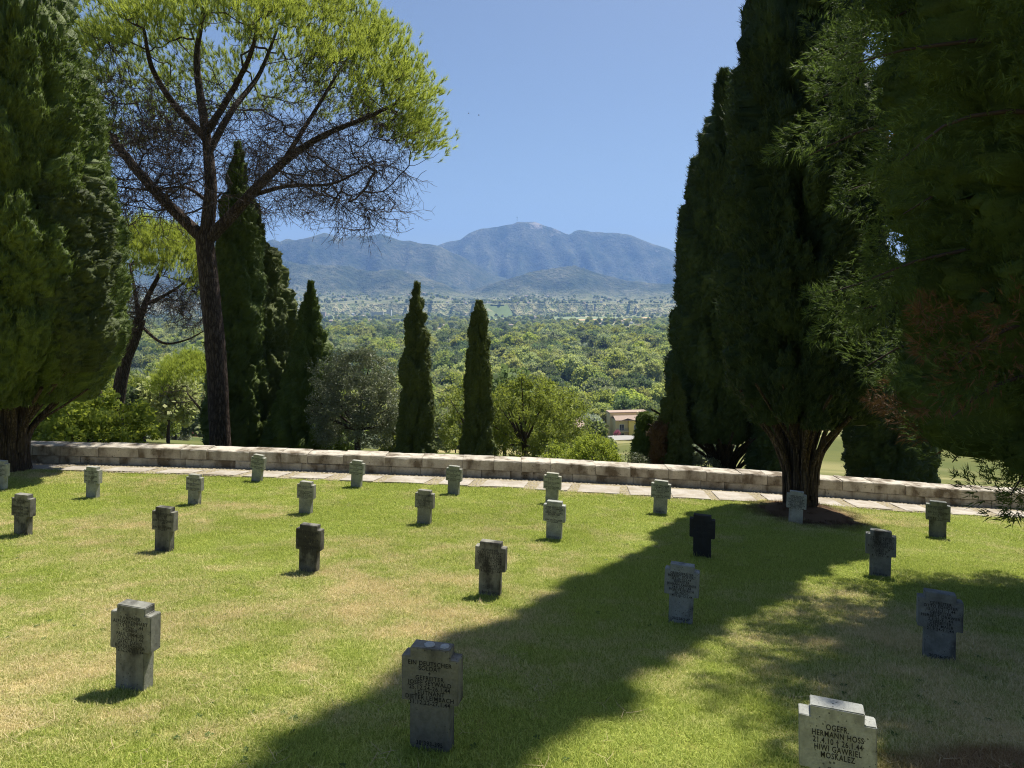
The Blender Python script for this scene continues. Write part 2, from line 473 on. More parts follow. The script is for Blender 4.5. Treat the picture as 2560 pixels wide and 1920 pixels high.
c = k.mix(k.math('MULTIPLY', low, k.mapr(n2, 0.3, 0.55)), c, k.mix(k.mapr(n3, 0.4, 0.6), (0.16, 0.19, 0.08), (0.36, 0.33, 0.18)))
M_MOUNT = k.done(k.princ(c, 0.95, 0.02, k.bump(k.math('ADD', n2, n3), 1.0, 25.0)))

def tspan():
    a = np.linspace(-1.7, -0.8, 46)[:-1]; b = np.linspace(-0.8, 0.75, 400); c_ = np.linspace(0.75, 1.7, 46)[1:]
    return np.concatenate([a, b, c_])
tt = tspan()
yv = np.concatenate([[19.35], np.geomspace(19.8, 3400, 120)])
tv = tt[::3]
Tg, Yg = np.meshgrid(tv, yv); Xg = Tg * Yg
Zg = terrain(Xg, Yg)
Zg[0] = np.minimum(G(Xg[0], Yg[0]) - 0.15, -3)
valley = grid_sheet('hillside_and_valley', Xg, Yg, Zg, M_VALLEY)
tag(valley, 'hillside falling away to the wide valley floor')
yv = np.concatenate([np.linspace(3380, 6000, 95), np.linspace(6040, 11500, 80)])
Tg, Yg = np.meshgrid(tt, yv); Xg = Tg * Yg
Zg = terrain(Xg, Yg); Zg[0] -= 3
mountains = grid_sheet('mountains', Xg, Yg, Zg, M_MOUNT)
tag(mountains, 'blue hazy wooded mountains beyond the valley')

# ------------------------------------------------------------------ stone wall and path
wall = empty('boundary_wall', (0, WALL_Y, float(G(0, WALL_Y))))
tag(wall, 'low pale limestone wall of two courses running behind the graves', 'wall')
WALL_H1, WALL_H = 0.22, 0.49
def wall_stone(x0, x1, z0, z1, y0, y1, seed, chip):
    r = np.random.default_rng(seed)
    bm = bmesh.new()
    nx = max(3, int((x1 - x0) / 0.13))
    rings = []
    for i in range(nx + 1):
        x = x0 + (x1 - x0) * i / nx
        g = float(G(x, WALL_Y))
        j = r.normal(0, 0.0035, 8)
        ch = max(0, r.normal(0, chip)); ch2 = max(0, r.normal(0, chip * 0.5))
        ring = [(x, y0 + j[0], g + z0), (x, y0 + j[1], g + z1 - 0.018 - ch), (x, y0 + 0.016 + ch * 0.7, g + z1 + j[2]), (x, y1, g + z1 + j[3]), (x, y1, g + z0)]
        rings.append([bm.verts.new(q) for q in ring])
    for a, b in zip(rings[:-1], rings[1:]):
        for q in range(5):
            bm.faces.new((a[q], b[q], b[(q + 1) % 5], a[(q + 1) % 5]))
    bm.faces.new(rings[0]); bm.faces.new(rings[-1][::-1])
    bmesh.ops.recalc_face_normals(bm, faces=bm.faces[:])
    o = bm_obj('stone', bm, M_WALL)
    o.parent = wall
    o.matrix_parent_inverse = Matrix.Translation(-wall.location)
    return o
r0 = np.random.default_rng(3)
x = -26.0; i = 0
while x < 27:
    w = r0.uniform(0.62, 1.25)
    dy = r0.normal(0, 0.006); dz = r0.normal(0, 0.007)
    wall_stone(x + 0.005, x + w - 0.005, WALL_H1 + 0.008, WALL_H + dz, WALL_Y + dy, WALL_Y + 0.58, 100 + i, 0.013)
    x += w; i += 1
x = -26.3
while x < 27:
    w = r0.uniform(0.55, 1.1)
    dy = r0.normal(0.018, 0.008)
    wall_stone(x + 0.006, x + w - 0.006, -0.12, WALL_H1 - 0.004 + r0.normal(0, 0.003), WALL_Y + dy, WALL_Y + 0.56, 400 + i, 0.008)
    x += w; i += 1
xs = np.linspace(-26, 27, 107)
V = []
for x in xs:
    g = float(G(x, WALL_Y))
    V += [(x, WALL_Y + 0.05, g - 0.3 - wall.location.z), (x, WALL_Y + 0.05, g + WALL_H - 0.03 - wall.location.z), (x, WALL_Y + 0.53, g + WALL_H - 0.03 - wall.location.z), (x, WALL_Y + 0.53, g - 1.2 - wall.location.z)]
V = np.array(V); V[:, 1] -= WALL_Y
F = [(4 * a + q, 4 * a + 4 + q, 4 * a + 5 + q, 4 * a + 1 + q) for a in range(len(xs) - 1) for q in range(3)]
obj('mortar_core', V, F, M_JOINT, wall)

def path_edge(x):
    return np.interp(x, [-40, -16, -9.65, -5.18, -0.52, 4.19, 8.32, 13, 40], [18.3, 18.2, 17.96, 17.85, 17.67, 17.3, 17.45, 17.57, 17.6])
xs = np.linspace(-26, 27, 160)
yy = np.linspace(0, 1, 10)
Xg, Tg = np.meshgrid(xs, yy)
Yg = path_edge(Xg) + Tg * (WALL_Y + 0.04 - path_edge(Xg))
path = grid_sheet('path', Xg, Yg, G(Xg, Yg) + 0.02, M_PATHBED)
tag(path, 'pale stone path along the foot of the wall')
x = -25.5
while x < 26:
    w = r0.uniform(0.75, 1.15)
    bm = bmesh.new()
    y0 = float(path_edge(x + w / 2)) + r0.uniform(0.0, 0.07); y1 = WALL_Y - r0.uniform(0.36, 0.5)
    sk = r0.uniform(0.10, 0.22)
    pts = [(x + r0.normal(0, .015), y0), (x + w * .5, y0 + r0.normal(0, .02)), (x + w + r0.normal(0, .015), y0 + r0.normal(0, .02)), (x + w + sk, y1), (x + w * .5 + sk, y1 + r0.normal(0, .02)), (x + sk, y1)]
    top = [bm.verts.new((a, b, float(G(a, b)) + 0.045)) for a, b in pts]
    bot = [bm.verts.new((a, b, float(G(a, b)) - 0.02)) for a, b in pts]
    bm.faces.new(top)
    for q in range(6): bm.faces.new((bot[q], bot[(q + 1) % 6], top[(q + 1) % 6], top[q]))
    bmesh.ops.bevel(bm, geom=[e for e in bm.edges if all(v.co.z > float(G(v.co.x, v.co.y)) + 0.03 for v in e.verts)], offset=0.008, segments=1, affect='EDGES')
    bm_obj('slab', bm, M_SLAB, path)
    x += w + r0.uniform(0.22, 0.45)
# cobbles between the slabs and along the wall
P = []
rc = np.random.default_rng(11)
for x in np.arange(-18, 19, 0.1):
    for y in np.arange(0, 1, 0.062):
        yy_ = float(path_edge(x)) + 0.05 + y * (WALL_Y - 0.06 - float(path_edge(x)))
        P.append((x + rc.normal(0, .015), yy_ + rc.normal(0, .012)))
P = np.array(P); P = P[rc.random(len(P)) < 0.8]
R = rc.uniform(0.034, 0.052, len(P))
dome = np.array([(math.cos(a), math.sin(a), 0) for a in np.linspace(0, 2 * math.pi, 7)[:-1]] + [(.6 * math.cos(a), .6 * math.sin(a), .55) for a in np.linspace(0, 2 * math.pi, 7)[:-1]])
V = np.concatenate([P, (G(P[:, 0], P[:, 1]) + 0.012)[:, None]], 1)[:, None] + dome[None] * R[:, None, None] * np.array([1, 1, .75])
fq = [(q, (q + 1) % 6, 6 + (q + 1) % 6, 6 + q) for q in range(6)] + [(6, 7, 8, 9), (9, 10, 11, 6)]
F = (np.arange(len(P))[:, None, None] * 12 + np.array(fq)[None]).reshape(-1, 4)
o = obj('cobbles', V.reshape(-1, 3), F, M_COBBLE, path); o['kind'] = 'stuff'

# ------------------------------------------------------------------ scatter with geometry nodes
def scatter(name, pts, rot, scl, src):
    me = bpy.data.meshes.new(name)
    me.vertices.add(len(pts)); me.vertices.foreach_set('co', np.asarray(pts, np.float32).ravel())
    for nm, dat in (('rot', rot), ('scl', scl)):
        a = me.attributes.new(nm, 'FLOAT_VECTOR', 'POINT'); a.data.foreach_set('vector', np.asarray(dat, np.float32).ravel())
    me.update()
    o = bpy.data.objects.new(name, me); C.objects.link(o)
    ng = bpy.data.node_groups.new(name + '_scatter', 'GeometryNodeTree')
    ng.interface.new_socket('Geometry', in_out='INPUT', socket_type='NodeSocketGeometry')
    ng.interface.new_socket('Geometry', in_out='OUTPUT', socket_type='NodeSocketGeometry')
    gi = ng.nodes.new('NodeGroupInput'); go = ng.nodes.new('NodeGroupOutput')
    ip = ng.nodes.new('GeometryNodeInstanceOnPoints')
    oi = ng.nodes.new('GeometryNodeObjectInfo'); oi.transform_space = 'ORIGINAL'
    oi.inputs['Object'].default_value = src; oi.inputs['As Instance'].default_value = True
    ra = ng.nodes.new('GeometryNodeInputNamedAttribute'); ra.data_type = 'FLOAT_VECTOR'; ra.inputs['Name'].default_value = 'rot'
    sa = ng.nodes.new('GeometryNodeInputNamedAttribute'); sa.data_type = 'FLOAT_VECTOR'; sa.inputs['Name'].default_value = 'scl'
    e2r = ng.nodes.new('FunctionNodeEulerToRotation')
    L = ng.links.new
    L(gi.outputs[0], ip.inputs['Points']); L(oi.outputs['Geometry'], ip.inputs['Instance'])
    L(ra.outputs['Attribute'], e2r.inputs[0]); L(e2r.outputs[0], ip.inputs['Rotation']); L(sa.outputs['Attribute'], ip.inputs['Scale'])
    L(ip.outputs[0], go.inputs[0])
    md = o.modifiers.new('scatter', 'NODES'); md.node_group = ng
    return o

def make_tuft(seed, n, rad, h, flat):
    r = np.random.default_rng(seed)
    a = r.uniform(0, 2 * math.pi, n); d = rad * np.sqrt(r.random(n))
    base = np.stack([d * np.cos(a), d * np.sin(a), np.full(n, -0.01)], 1)
    b = r.uniform(0, 2 * math.pi, n); lean = r.uniform(0.1, flat, n)
    dirv = np.stack([np.cos(b) * lean, np.sin(b) * lean, np.ones(n)], 1); dirv = norm(dirv)
    side = norm(np.stack([-np.sin(b + r.normal(0, .6, n)), np.cos(b), np.zeros(n)], 1))
    L = h * r.uniform(0.55, 1.25, n)[:, None]; w = r.uniform(0.0016, 0.003, n)[:, None]
    mid = base + dirv * L * 0.6
    tip = base + dirv * L + np.stack([np.cos(b) * lean, np.sin(b) * lean, -lean * .5], 1) * L * 0.35
    V = np.stack([base - side * w, base + side * w, mid + side * w * .85, mid - side * w * .85, tip], 1)
    q = np.arange(n)[:, None] * 5
    F = np.concatenate([q + np.array([0, 1, 2]), q + np.array([0, 2, 3]), q + np.array([3, 2, 4])])
    return V.reshape(-1, 3), F

TUFTS = []
for i, (n_, rad, h, fl) in enumerate([(90, 0.085, 0.034, 1.0), (80, 0.09, 0.042, 1.6), (70, 0.08, 0.03, 2.2), (26, 0.07, 0.075, 1.5)]):
    V, F = make_tuft(50 + i, n_, rad, h, fl)
    x, y = [(-1.0, 6.2), (0.6, 7.1), (-2.2, 7.6), (0.2, 5.6)][i]
    t = obj('grass_tuft', V, F, M_GRASS, lawn, False, (x, y, float(G(x, y))))
    t['kind'] = 'stuff'
    TUFTS.append(t)
rg = np.random.default_rng(21)
N = 270000
Y = 2.3 + (18.1 - 2.3) * rg.random(N) ** 0.8
X = rg.uniform(-1, 1, N) * (0.80 * Y + 1.2)
dens = np.clip(5.2 / Y, 0.22, 1.0)
keep = rg.random(N) < dens * (X * 0 + 1) * np.clip(Y / 10, .35, 1.0)
keep &= Y < path_edge(X) - 0.02 + rg.normal(0, 0.05, N)
dn = np.hypot(X - N_BASE[0] + .1, (Y - N_BASE[1] + .4) * .8)
keep &= rg.random(N) < np.clip((dn - 0.75) / 0.9, 0.03, 1)
worn = np.hypot((X - 3.35) / 1.25, (Y - 4.15) / .75)
keep &= rg.random(N) < np.clip(worn * 1.1, 0.35, 1)
X, Y = X[keep], Y[keep]
n = len(X)
Z = G(X, Y) + (fbm(X * 0.9, Y * 0.9, 0, 3) - 0.5) * 0.05 + 0.16 * np.exp(-((X - N_BASE[0]) ** 2 + (Y - N_BASE[1]) ** 2) / 0.9)
sc = rg.uniform(0.75, 1.2, n) * np.clip(0.9 + (Y - 5) * 0.035, 0.9, 1.35)
hs = 0.55 + 0.9 * fbm(X * 0.8, Y * 0.8, 4.0, 3)
# longer uncut grass close round the stones
CX = [(-3.10, 5.68), (-.54, 4.68), (-.28, 8.84), (1.92, 7.88), (4.18, 6.78), (-2.89, 9.86), (-5.51, 10.97), (-8.37, 11.85), (.76, 12.49), (-1.71, 13.49), (-4.21, 14.13), (3.15, 11.47), (5.60, 10.54), (8.77, 14.27), (3.29, 15.38), (6.15, 15.02)]
for cx_, cy_ in CX:
    dd_ = np.hypot((X - cx_) / 1.3, (Y - cy_) / .9)
    hs = hs + 0.75 * np.exp(-((dd_ - .12) / .1) ** 2) * rg.random(n)
rot = np.stack([rg.normal(0, .1, n), rg.normal(0, .1, n), rg.uniform(0, 6.28, n)], 1)
scl = np.stack([sc, sc, sc * hs], 1)
kind = rg.choice(4, n, p=[.4, .3, .24, .06])
for i in range(4):
    s_ = kind == i
    o = scatter('grass', np.stack([X, Y, Z], 1)[s_], rot[s_], scl[s_], TUFTS[i])
    tag(o, ['short dense turf grass of the lawn', 'slightly longer leaning turf grass of the lawn', 'flattened dry turf grass of the lawn', 'stray long grass blades on the lawn'][i], 'grass', None, 'stuff')


# ------------------------------------------------------------------ litter and weeds on the lawn
def flat_tuft(seed, n, length, width, up, curl):
    r = np.random.default_rng(seed)
    a = np.arange(n) * 2 * math.pi / n + r.normal(0, .25, n)
    d = np.stack([np.cos(a), np.sin(a), np.full(n, up)], 1); d = norm(d)
    sd = np.stack([-np.sin(a), np.cos(a), np.zeros(n)], 1)
    L = (length * r.uniform(.6, 1.2, n))[:, None]
    m = d * L * .55 + np.array([0, 0, .006]); tip = d * L + np.array([0, 0, -curl]) * L
    V = np.stack([d * .004, m + sd * width, tip, m - sd * width], 1).reshape(-1, 3)
    return V, np.arange(n * 4).reshape(-1, 4)
M_WEED = mat_foliage('weed_leaves', (0.07, 0.13, 0.03), (0.17, 0.25, 0.06), 0.3, 8.0)
M_STRAW = mat_plain('dry_stalk', (0.46, 0.36, 0.20), 0.8, .3, 9)
V, F = flat_tuft(3, 9, .055, .011, .35, .12)
weed = obj('weed_rosette', V, F, M_WEED, lawn, False, (-1.6, 5.1, float(G(-1.6, 5.1)) + .012)); weed['kind'] = 'stuff'
r_ = np.random.default_rng(8)
stv, stf = [], []
for i in range(3):
    p0 = np.array([r_.normal(0, .02), r_.normal(0, .02), .012]); dr_ = np.array([math.cos(i * 2.2), math.sin(i * 2.2), .1])
    q0 = p0 + dr_ * .09; q1 = p0 + dr_ * .17 + np.array([.02, .01, .015]); w_ = np.array([-dr_[1], dr_[0], 0]) * .0022
    b_ = len(stv); stv += [p0 - w_, p0 + w_, q0 + w_, q0 - w_, q1]; stf += [(b_, b_ + 1, b_ + 2), (b_, b_ + 2, b_ + 3), (b_ + 3, b_ + 2, b_ + 4)]
straw = obj('dry_stalks', np.array(stv), np.array(stf), M_STRAW, lawn, False, (.9, 5.3, float(G(.9, 5.3)) + .02)); straw['kind'] = 'stuff'
for nm, src, cnt, smin, smax, lb in (('weeds', weed, 1000, .35, .75, 'small flat weeds scattered through the turf'), ('straw_litter', straw, 1300, .4, .85, 'loose dry stalks lying on the turf')):
    Yl = 2.5 + 14.5 * rg.random(cnt) ** 1.25; Xl = rg.uniform(-1, 1, cnt) * (.78 * Yl + .8)
    cl = fbm(Xl * .6 + 9, Yl * .6, 2.0, 2); kp = (cl > (.46 if nm == 'weeds' else .4)) & (Yl < path_edge(Xl) - .05); Xl, Yl = Xl[kp], Yl[kp]
    Zl = G(Xl, Yl) + (fbm(Xl * .9, Yl * .9, 0, 3) - .5) * .05 + (.014 if nm == 'weeds' else .026)
    sl = rg.uniform(smin, smax, len(Xl))
    o = scatter(nm, np.stack([Xl, Yl, Zl], 1), np.stack([rg.normal(0, .15, len(Xl)), rg.normal(0, .15, len(Xl)), rg.uniform(0, 6.28, len(Xl))], 1), np.stack([sl, sl, sl], 1), src)
    tag(o, lb, nm.replace('_', ' '), None, 'stuff')

# ------------------------------------------------------------------ tree builders
def frames(d):
    d = norm(d)
    up = np.where(np.abs(d[:, 2:3]) > 0.95, np.array([[1.0, 0, 0]]), np.array([[0, 0, 1.0]]))
    s = norm(np.cross(d, up)); t = np.cross(s, d)
    return s, t

def seg_tubes(A, B, ra, rb, sides):
    """separate tapered prisms from A to B"""
    n = len(A)
    s, t = frames(B - A)
    a = np.arange(sides) * 2 * math.pi / sides
    ring = np.cos(a)[None, :, None] * s[:, None] + np.sin(a)[None, :, None] * t[:, None]
    V = np.concatenate([A[:, None] + ring * ra[:, None, None], B[:, None] + ring * rb[:, None, None]], 1).reshape(-1, 3)
    j = np.arange(sides); j2 = (j + 1) % sides
    F = np.stack([j, j2, j2 + sides, j + sides], -1)
    F = (np.arange(n)[:, None, None] * 2 * sides + F[None]).reshape(-1, 4)
    return V, F

def tube(P, R, sides=10, rough=0.0, seed=0, flute=0.0, nfl=7):
    """one continuous limb along the points P"""
    P = np.asarray(P, float); R = np.asarray(R, float)
    r = np.random.default_rng(seed)
    d = np.gradient(P, axis=0); d = norm(d)
    s0 = np.array([1.0, 0, 0]) if abs(d[0][0]) < .9 else np.array([0, 1.0, 0])
    V = []
    a = np.arange(sides) * 2 * math.pi / sides
    ph = r.uniform(0, 6.28, 3)
    for i in range(len(P)):
        s = norm(s0 - d[i] * np.dot(s0, d[i])); t = np.cross(d[i], s); s0 = s
        rr = R[i] * (1 + flute * np.sin(nfl * a + ph[0] + i * 0.05) * 0.6 + flute * 0.5 * np.sin((nfl * 2 + 1) * a + ph[1] - i * .08) + r.normal(0, rough, sides))
        V.append(P[i] + np.cos(a)[:, None] * s * rr[:, None] + np.sin(a)[:, None] * t * rr[:, None])
    V = np.concatenate(V)
    j = np.arange(sides); j2 = (j + 1) % sides
    F = np.stack([j, j2, j2 + sides, j + sides], -1)
    F = (np.arange(len(P) - 1)[:, None, None] * sides + F[None]).reshape(-1, 4)
    return V, F

def spline(pts, n):
    pts = np.asarray(pts, float)
    t = np.linspace(0, 1, len(pts)); u = np.linspace(0, 1, n)
    P = np.concatenate([[2 * pts[0] - pts[1]], pts, [2 * pts[-1] - pts[-2]]])
    x = u * (len(pts) - 1); i = np.minimum(x.astype(int), len(pts) - 2); f = (x - i)[:, None]
    p0, p1, p2, p3 = P[i], P[i + 1], P[i + 2], P[i + 3]
    return 0.5 * (2 * p1 + (p2 - p0) * f + (2 * p0 - 5 * p1 + 4 * p2 - p3) * f ** 2 + (3 * p1 - p0 - 3 * p2 + p3) * f ** 3)

def merge(parts):
    V, F, o = [], [], 0
    tri = any(np.asarray(f).shape[1] == 3 for v, f in parts)
    for v, f in parts:
        f = np.asarray(f)
        if tri and f.shape[1] == 4: f = np.concatenate([f[:, [0, 1, 2]], f[:, [0, 2, 3]]])
        V.append(v); F.append(f + o); o += len(v)
    return np.concatenate(V), np.concatenate(F)

def leaves(pos, dirs, L, W, r, droop=0.0):
    """diamond shaped leaves"""
    n = len(pos)
    rnd = norm(r.normal(0, 1, (n, 3)))
    side = norm(np.cross(dirs, rnd))
    nrm = np.cross(dirs, side)
    L = L[:, None]; W = W[:, None]
    m = pos + dirs * L * 0.45 + nrm * L * r.normal(0, .08, (n, 1))
    tip = pos + dirs * L + np.array([0, 0, -1.0]) * L * droop
    V = np.stack([pos, m + side * W, tip, m - side * W], 1).reshape(-1, 3)
    F = np.arange(n * 4).reshape(-1, 4)
    return V, F

def sprays(pos, dirs, L, W, r, droop=0.0):
    """narrow pointed sprigs"""
    n = len(pos)
    side = norm(np.cross(dirs, r.normal(0, 1, (n, 3)))) * W[:, None]
    tip = pos + dirs * L[:, None] + np.array([0, 0, -1.0]) * (L * droop)[:, None]
    return np.stack([pos + side, tip, pos - side], 1).reshape(-1, 3), np.arange(n * 3).reshape(-1, 3)

def plume_surface(seed, z0, z1, prof, n_pl, plen, out, fat, lobes, res, zdense=1e9, point=.55, rough=.02):
    """dense outer skin of a crown, raised into upright flame-shaped plumes with gaps between them"""
    r = np.random.default_rng(seed)
    pt = np.array([p[0] for p in prof]); pr = np.array([p[1] for p in prof])
    H = z1 - z0
    rmax = pr.max()
    na = int(2 * math.pi * rmax / res)
    zl = [0.0]
    while zl[-1] < H: zl.append(zl[-1] + (res if zl[-1] + z0 < zdense else res * 3))
    zg = np.array(zl[:-1]); nz = len(zg)
    ag = np.arange(na) * 2 * math.pi / na
    A, Z = np.meshgrid(ag, zg)
    lob = lambda th, z: 1 + lobes * (2 * fbm(np.cos(th) * 1.6 + seed, np.sin(th) * 1.6, z * 0.55, 3) - 1) * 1.6
    base = np.interp(Z / H, pt, pr) * lob(A, Z)
    RR = base * .6
    # plumes
    tg = np.linspace(0, 1, 400); w = np.interp(tg, pt, pr) + 0.04; cdf = np.cumsum(w); cdf /= cdf[-1]
    t = np.interp(r.random(n_pl), cdf, tg); th = r.uniform(0, 2 * math.pi, n_pl)
    L = plen * r.uniform(.5, 1.4, n_pl) * np.clip(.3 + np.interp(t, pt, pr) / (rmax * .75), .35, 1.1)
    R0 = np.interp(t, pt, pr) * lob(th, t * H) * r.uniform(.6, .92, n_pl)
    tilt = r.normal(0, .16, n_pl)
    for i in range(n_pl):
        zc = t[i] * H
        k0, k1 = np.searchsorted(zg, zc - L[i] * .5), np.searchsorted(zg, zc + L[i] * .55)
        if k1 <= k0: continue
        v = (zg[k0:k1] - zc) / L[i]
        f = np.sqrt(np.clip(1 - (v / .55) ** 2, 0, 1)) * (1 - point * v)
        wid = fat * L[i] * f
        rr_ = max(R0[i], .06)
        span = int(np.ceil((fat * L[i] * 1.5 / rr_) / (2 * math.pi / na))) + 1
        span = min(span, na // 2 - 1)
        c0 = int(th[i] / (2 * math.pi) * na)
        cols = np.arange(c0 - span, c0 + span + 1)
        da = cols * 2 * math.pi / na - th[i]
        ds = da[None] * rr_ - tilt[i] * (v * L[i])[:, None]
        e = 1 - (ds / np.maximum(wid[:, None], 1e-3)) ** 2
        bump = R0[i] + wid[:, None] * np.sqrt(np.clip(e, 0, 1)) * .85 + out * L[i] * .5 * ((v + .5) * np.sqrt(np.clip(1 - (v / .55) ** 2, 0, 1)))[:, None]
        bump = np.where(e > 0, bump, 0)
        cc = cols % na
        RR[k0:k1, cc] = np.maximum(RR[k0:k1, cc], bump)
    # a second, finer generation of tufts on the plumes
    RF = RR.copy()
    for i in range(n_pl * 4):
        k_ = r.integers(0, nz); c0 = r.integers(0, na)
        l_ = plen * r.uniform(.2, .46) * np.clip(RF[k_, c0] / (rmax * .6), .4, 1)
        r_0 = RF[k_, c0] - fat * l_ * .35
        k1 = min(nz, np.searchsorted(zg, zg[k_] + l_)); 
        if k1 - k_ < 2: continue
        v = (zg[k_:k1] - zg[k_]) / l_ - .45
        wid = fat * 1.15 * l_ * np.sqrt(np.clip(1 - (v / .55) ** 2, 0, 1)) * (1 - point * v)
        span = min(int(np.ceil((fat * l_ * 1.6 / max(r_0, .06)) / (2 * math.pi / na))) + 1, na // 2 - 1)
        cols = np.arange(c0 - span, c0 + span + 1)
        e = 1 - (((cols - c0) * 2 * math.pi / na)[None] * max(r_0, .06) / np.maximum(wid[:, None], 1e-3)) ** 2
        bump = np.where(e > 0, r_0 + wid[:, None] * np.sqrt(np.clip(e, 0, 1)) + out * l_ * .5 * ((v + .5) * np.sqrt(np.clip(1 - (v / .55) ** 2, 0, 1)))[:, None], 0)
        cc = cols % na
        RR[k_:k1, cc] = np.maximum(RR[k_:k1, cc], bump)
    RR = RR + r.normal(0, rough, RR.shape) * np.clip(RR / (rmax * .5), .25, 1)
    RR = np.maximum(RR, .01)
    Aj = A + r.normal(0, .3, A.shape) * 2 * math.pi / na
    Zj = Z + r.normal(0, .3, A.shape) * res + z0
    V = np.stack([RR * np.cos(Aj), RR * np.sin(Aj), Zj], -1)
    j = np.arange(na); j2 = (j + 1) % na
    F = (np.arange(nz - 1)[:, None, None] * na + np.stack([j, j2, j2 + na, j + na], -1)[None]).reshape(-1, 4)
    # closed at the bottom
    V = np.concatenate([V.reshape(-1, 3), [[0, 0, z0 + .25]]])
    cap = np.stack([np.full(na, len(V) - 1), np.full(na, len(V) - 1), j2, j], -1)
    return V, np.concatenate([F, cap[:, [0, 2, 3, 3]][:0]]), na

def plume_crown(seed, z0, z1, prof, n_pl, n_sp, plen, slen, swid, out=0.4, fat=0.24, lobes=0.16, res=.05, zdense=1e9, rough=.045):
    """columnar conifer crown: skin of plumes with a fringe of fine sprigs; prof = [(t, radius)...]"""
    r = np.random.default_rng(seed + 9)
    V, F, na = plume_surface(seed, z0, z1, prof, n_pl, plen, out, fat, lobes, res, zdense, .55, rough)
    n = int(n_pl * n_sp * 1.5)
    pick = r.integers(0, len(V) - 1, n)
    p = V[pick] + r.normal(0, .02, (n, 3))
    rad = p.copy(); rad[:, 2] = 0; rad = norm(rad)
    d = norm(np.array([0, 0, .85]) + rad * .7 + r.normal(0, .3, (n, 3)))
    S = sprays(p - d * .02, d, slen * r.uniform(.5, 1.4, n), swid * r.uniform(.6, 1.3, n), r)
    return merge([(V, F), S])

def multi_stem_trunk(seed, base_r, h, spread, n_stems, tilt=(0, 0)):
    """short fluted bole that splits into many rising stems"""
    r = np.random.default_rng(seed)
    parts = []
    P = spline([(0, 0, -0.35), (0, 0, 0.1), (tilt[0] * .3, tilt[1] * .3, h * .5), (tilt[0], tilt[1], h * 1.5)], 26)
    zz = np.linspace(0, 1, 26)
    R = base_r * (0.78 + 0.75 * np.exp(-zz * 7)) * (1 - 0.35 * zz)
    parts.append(tube(P, R, 40, 0.015, seed, 0.16, 8))
    for i in range(n_stems):
        a = 2 * math.pi * (i + r.uniform(-.3, .3)) / n_stems
        b = base_r * r.uniform(0.65, 0.95)
        z = h * r.uniform(0.0, 0.4)
        e = spread * r.uniform(0.55, 1.1)
        top = h * r.uniform(1.15, 1.6)
        c, s = math.cos(a), math.sin(a)
        pts = [(b * c * .85, b * s * .85, z - .1), (b * c * 1.02, b * s * 1.02, z + (top - z) * .3), ((b + (e - b) * .45) * c + r.normal(0, .04), (b + (e - b) * .45) * s + r.normal(0, .04), z + (top - z) * .66), (e * c, e * s, top)]
        pp = spline(pts, 12)
        pp += r.normal(0, 0.008, pp.shape)
        rs = base_r * r.uniform(0.07, 0.17)
        parts.append(tube(pp, rs * np.linspace(1.15, .6, 12), 8, 0.05, seed + i))
    return merge(parts)

def cypress(name, label, x, y, zb, z0, z1, prof, mat, seed, n_pl, n_sp, plen, slen, swid, trunk=(0.22, 1.0, 0.5, 0), **kw):
    """heights are given above the tree's own foot"""
    t = empty(name, (x, y, zb))
    tag(t, label, 'cypress', 'cypresses around the wall')
    V, F = plume_crown(seed, z0, z1, prof, n_pl, n_sp, plen, slen, swid, **kw)
    obj('crown', V, F, mat, t)
    br, th, sp, ns = trunk
    V, F = multi_stem_trunk(seed + 1, br, th, sp, ns)
    obj('trunk', V, F, M_BARK2, t, True)
    return t

def on_hill(x, y): return float(terrain(np.array([x]), np.array([y]))[0])

# ------------------------------------------------------------------ the cypresses by the wall
# left, inside the wall
zb = float(G(-13.0, 18.05))
t = cypress('cypress', 'huge bushy cypress at the left edge with a splayed bare trunk before the wall', -13.0, 18.05, zb, 1.8, 18.0,
        [(0, .75), (.03, 1.55), (.07, 2.1), (.14, 2.45), (.2, 2.45), (.28, 2.1), (.36, 1.9), (.45, 1.6), (.55, 1.35), (.7, .95), (.85, .65), (1, .05)],
        M_CYP, 301, 900, 82, 1.15, .135, .013, (0.5, 1.7, 2.2, 20), out=.6, fat=.2, lobes=.22, res=.057, zdense=11)
V, F = plume_crown(333, 2.6, 7.6, [(0, .2), (.15, .7), (.5, .75), (.8, .5), (1, .05)], 90, 120, .9, .085, .009, out=.6, lobes=.2, res=.045)
V += np.array([1.75, -.4, 0])
obj('side_bough', V, F, M_CYP_OLIVE, t)
# right, on the lawn
zb = float(G(*N_BASE))
cypress('cypress', 'tall dark cypress standing on the lawn before the wall with many splayed stems', N_BASE[0], N_BASE[1], zb, 2.2, 33.0,
        [(0, .9), (.008, 1.3), (.03, 1.62), (.1, 1.72), (.16, 1.62), (.25, 1.22), (.33, 1.02), (.45, .98), (.65, .92), (.82, .7), (.93, .4), (1, .05)],
        M_CYP_DARK, 401, 900, 76, 1.15, .13, .013, (0.46, 2.1, 2.1, 20), out=.45, lobes=.14, fat=.19, res=.055, zdense=11)
# right, just behind the wall
cypress('cypress', 'pointed dark cypress behind the wall with fanned pale stems, left of the tallest one', 8.45, 27.5, -7.7, 2.3, 16.9,
        [(0, 1.2), (.02, 1.6), (.08, 1.9), (.25, 1.9), (.45, 1.6), (.6, 1.3), (.75, .85), (.88, .38), (.96, .13), (1, .02)],
        M_CYP_DARK, 501, 560, 80, 1.3, .155, .016, (0.5, 2.2, 3.0, 26), out=.35, lobes=.16, fat=.19, res=.068)
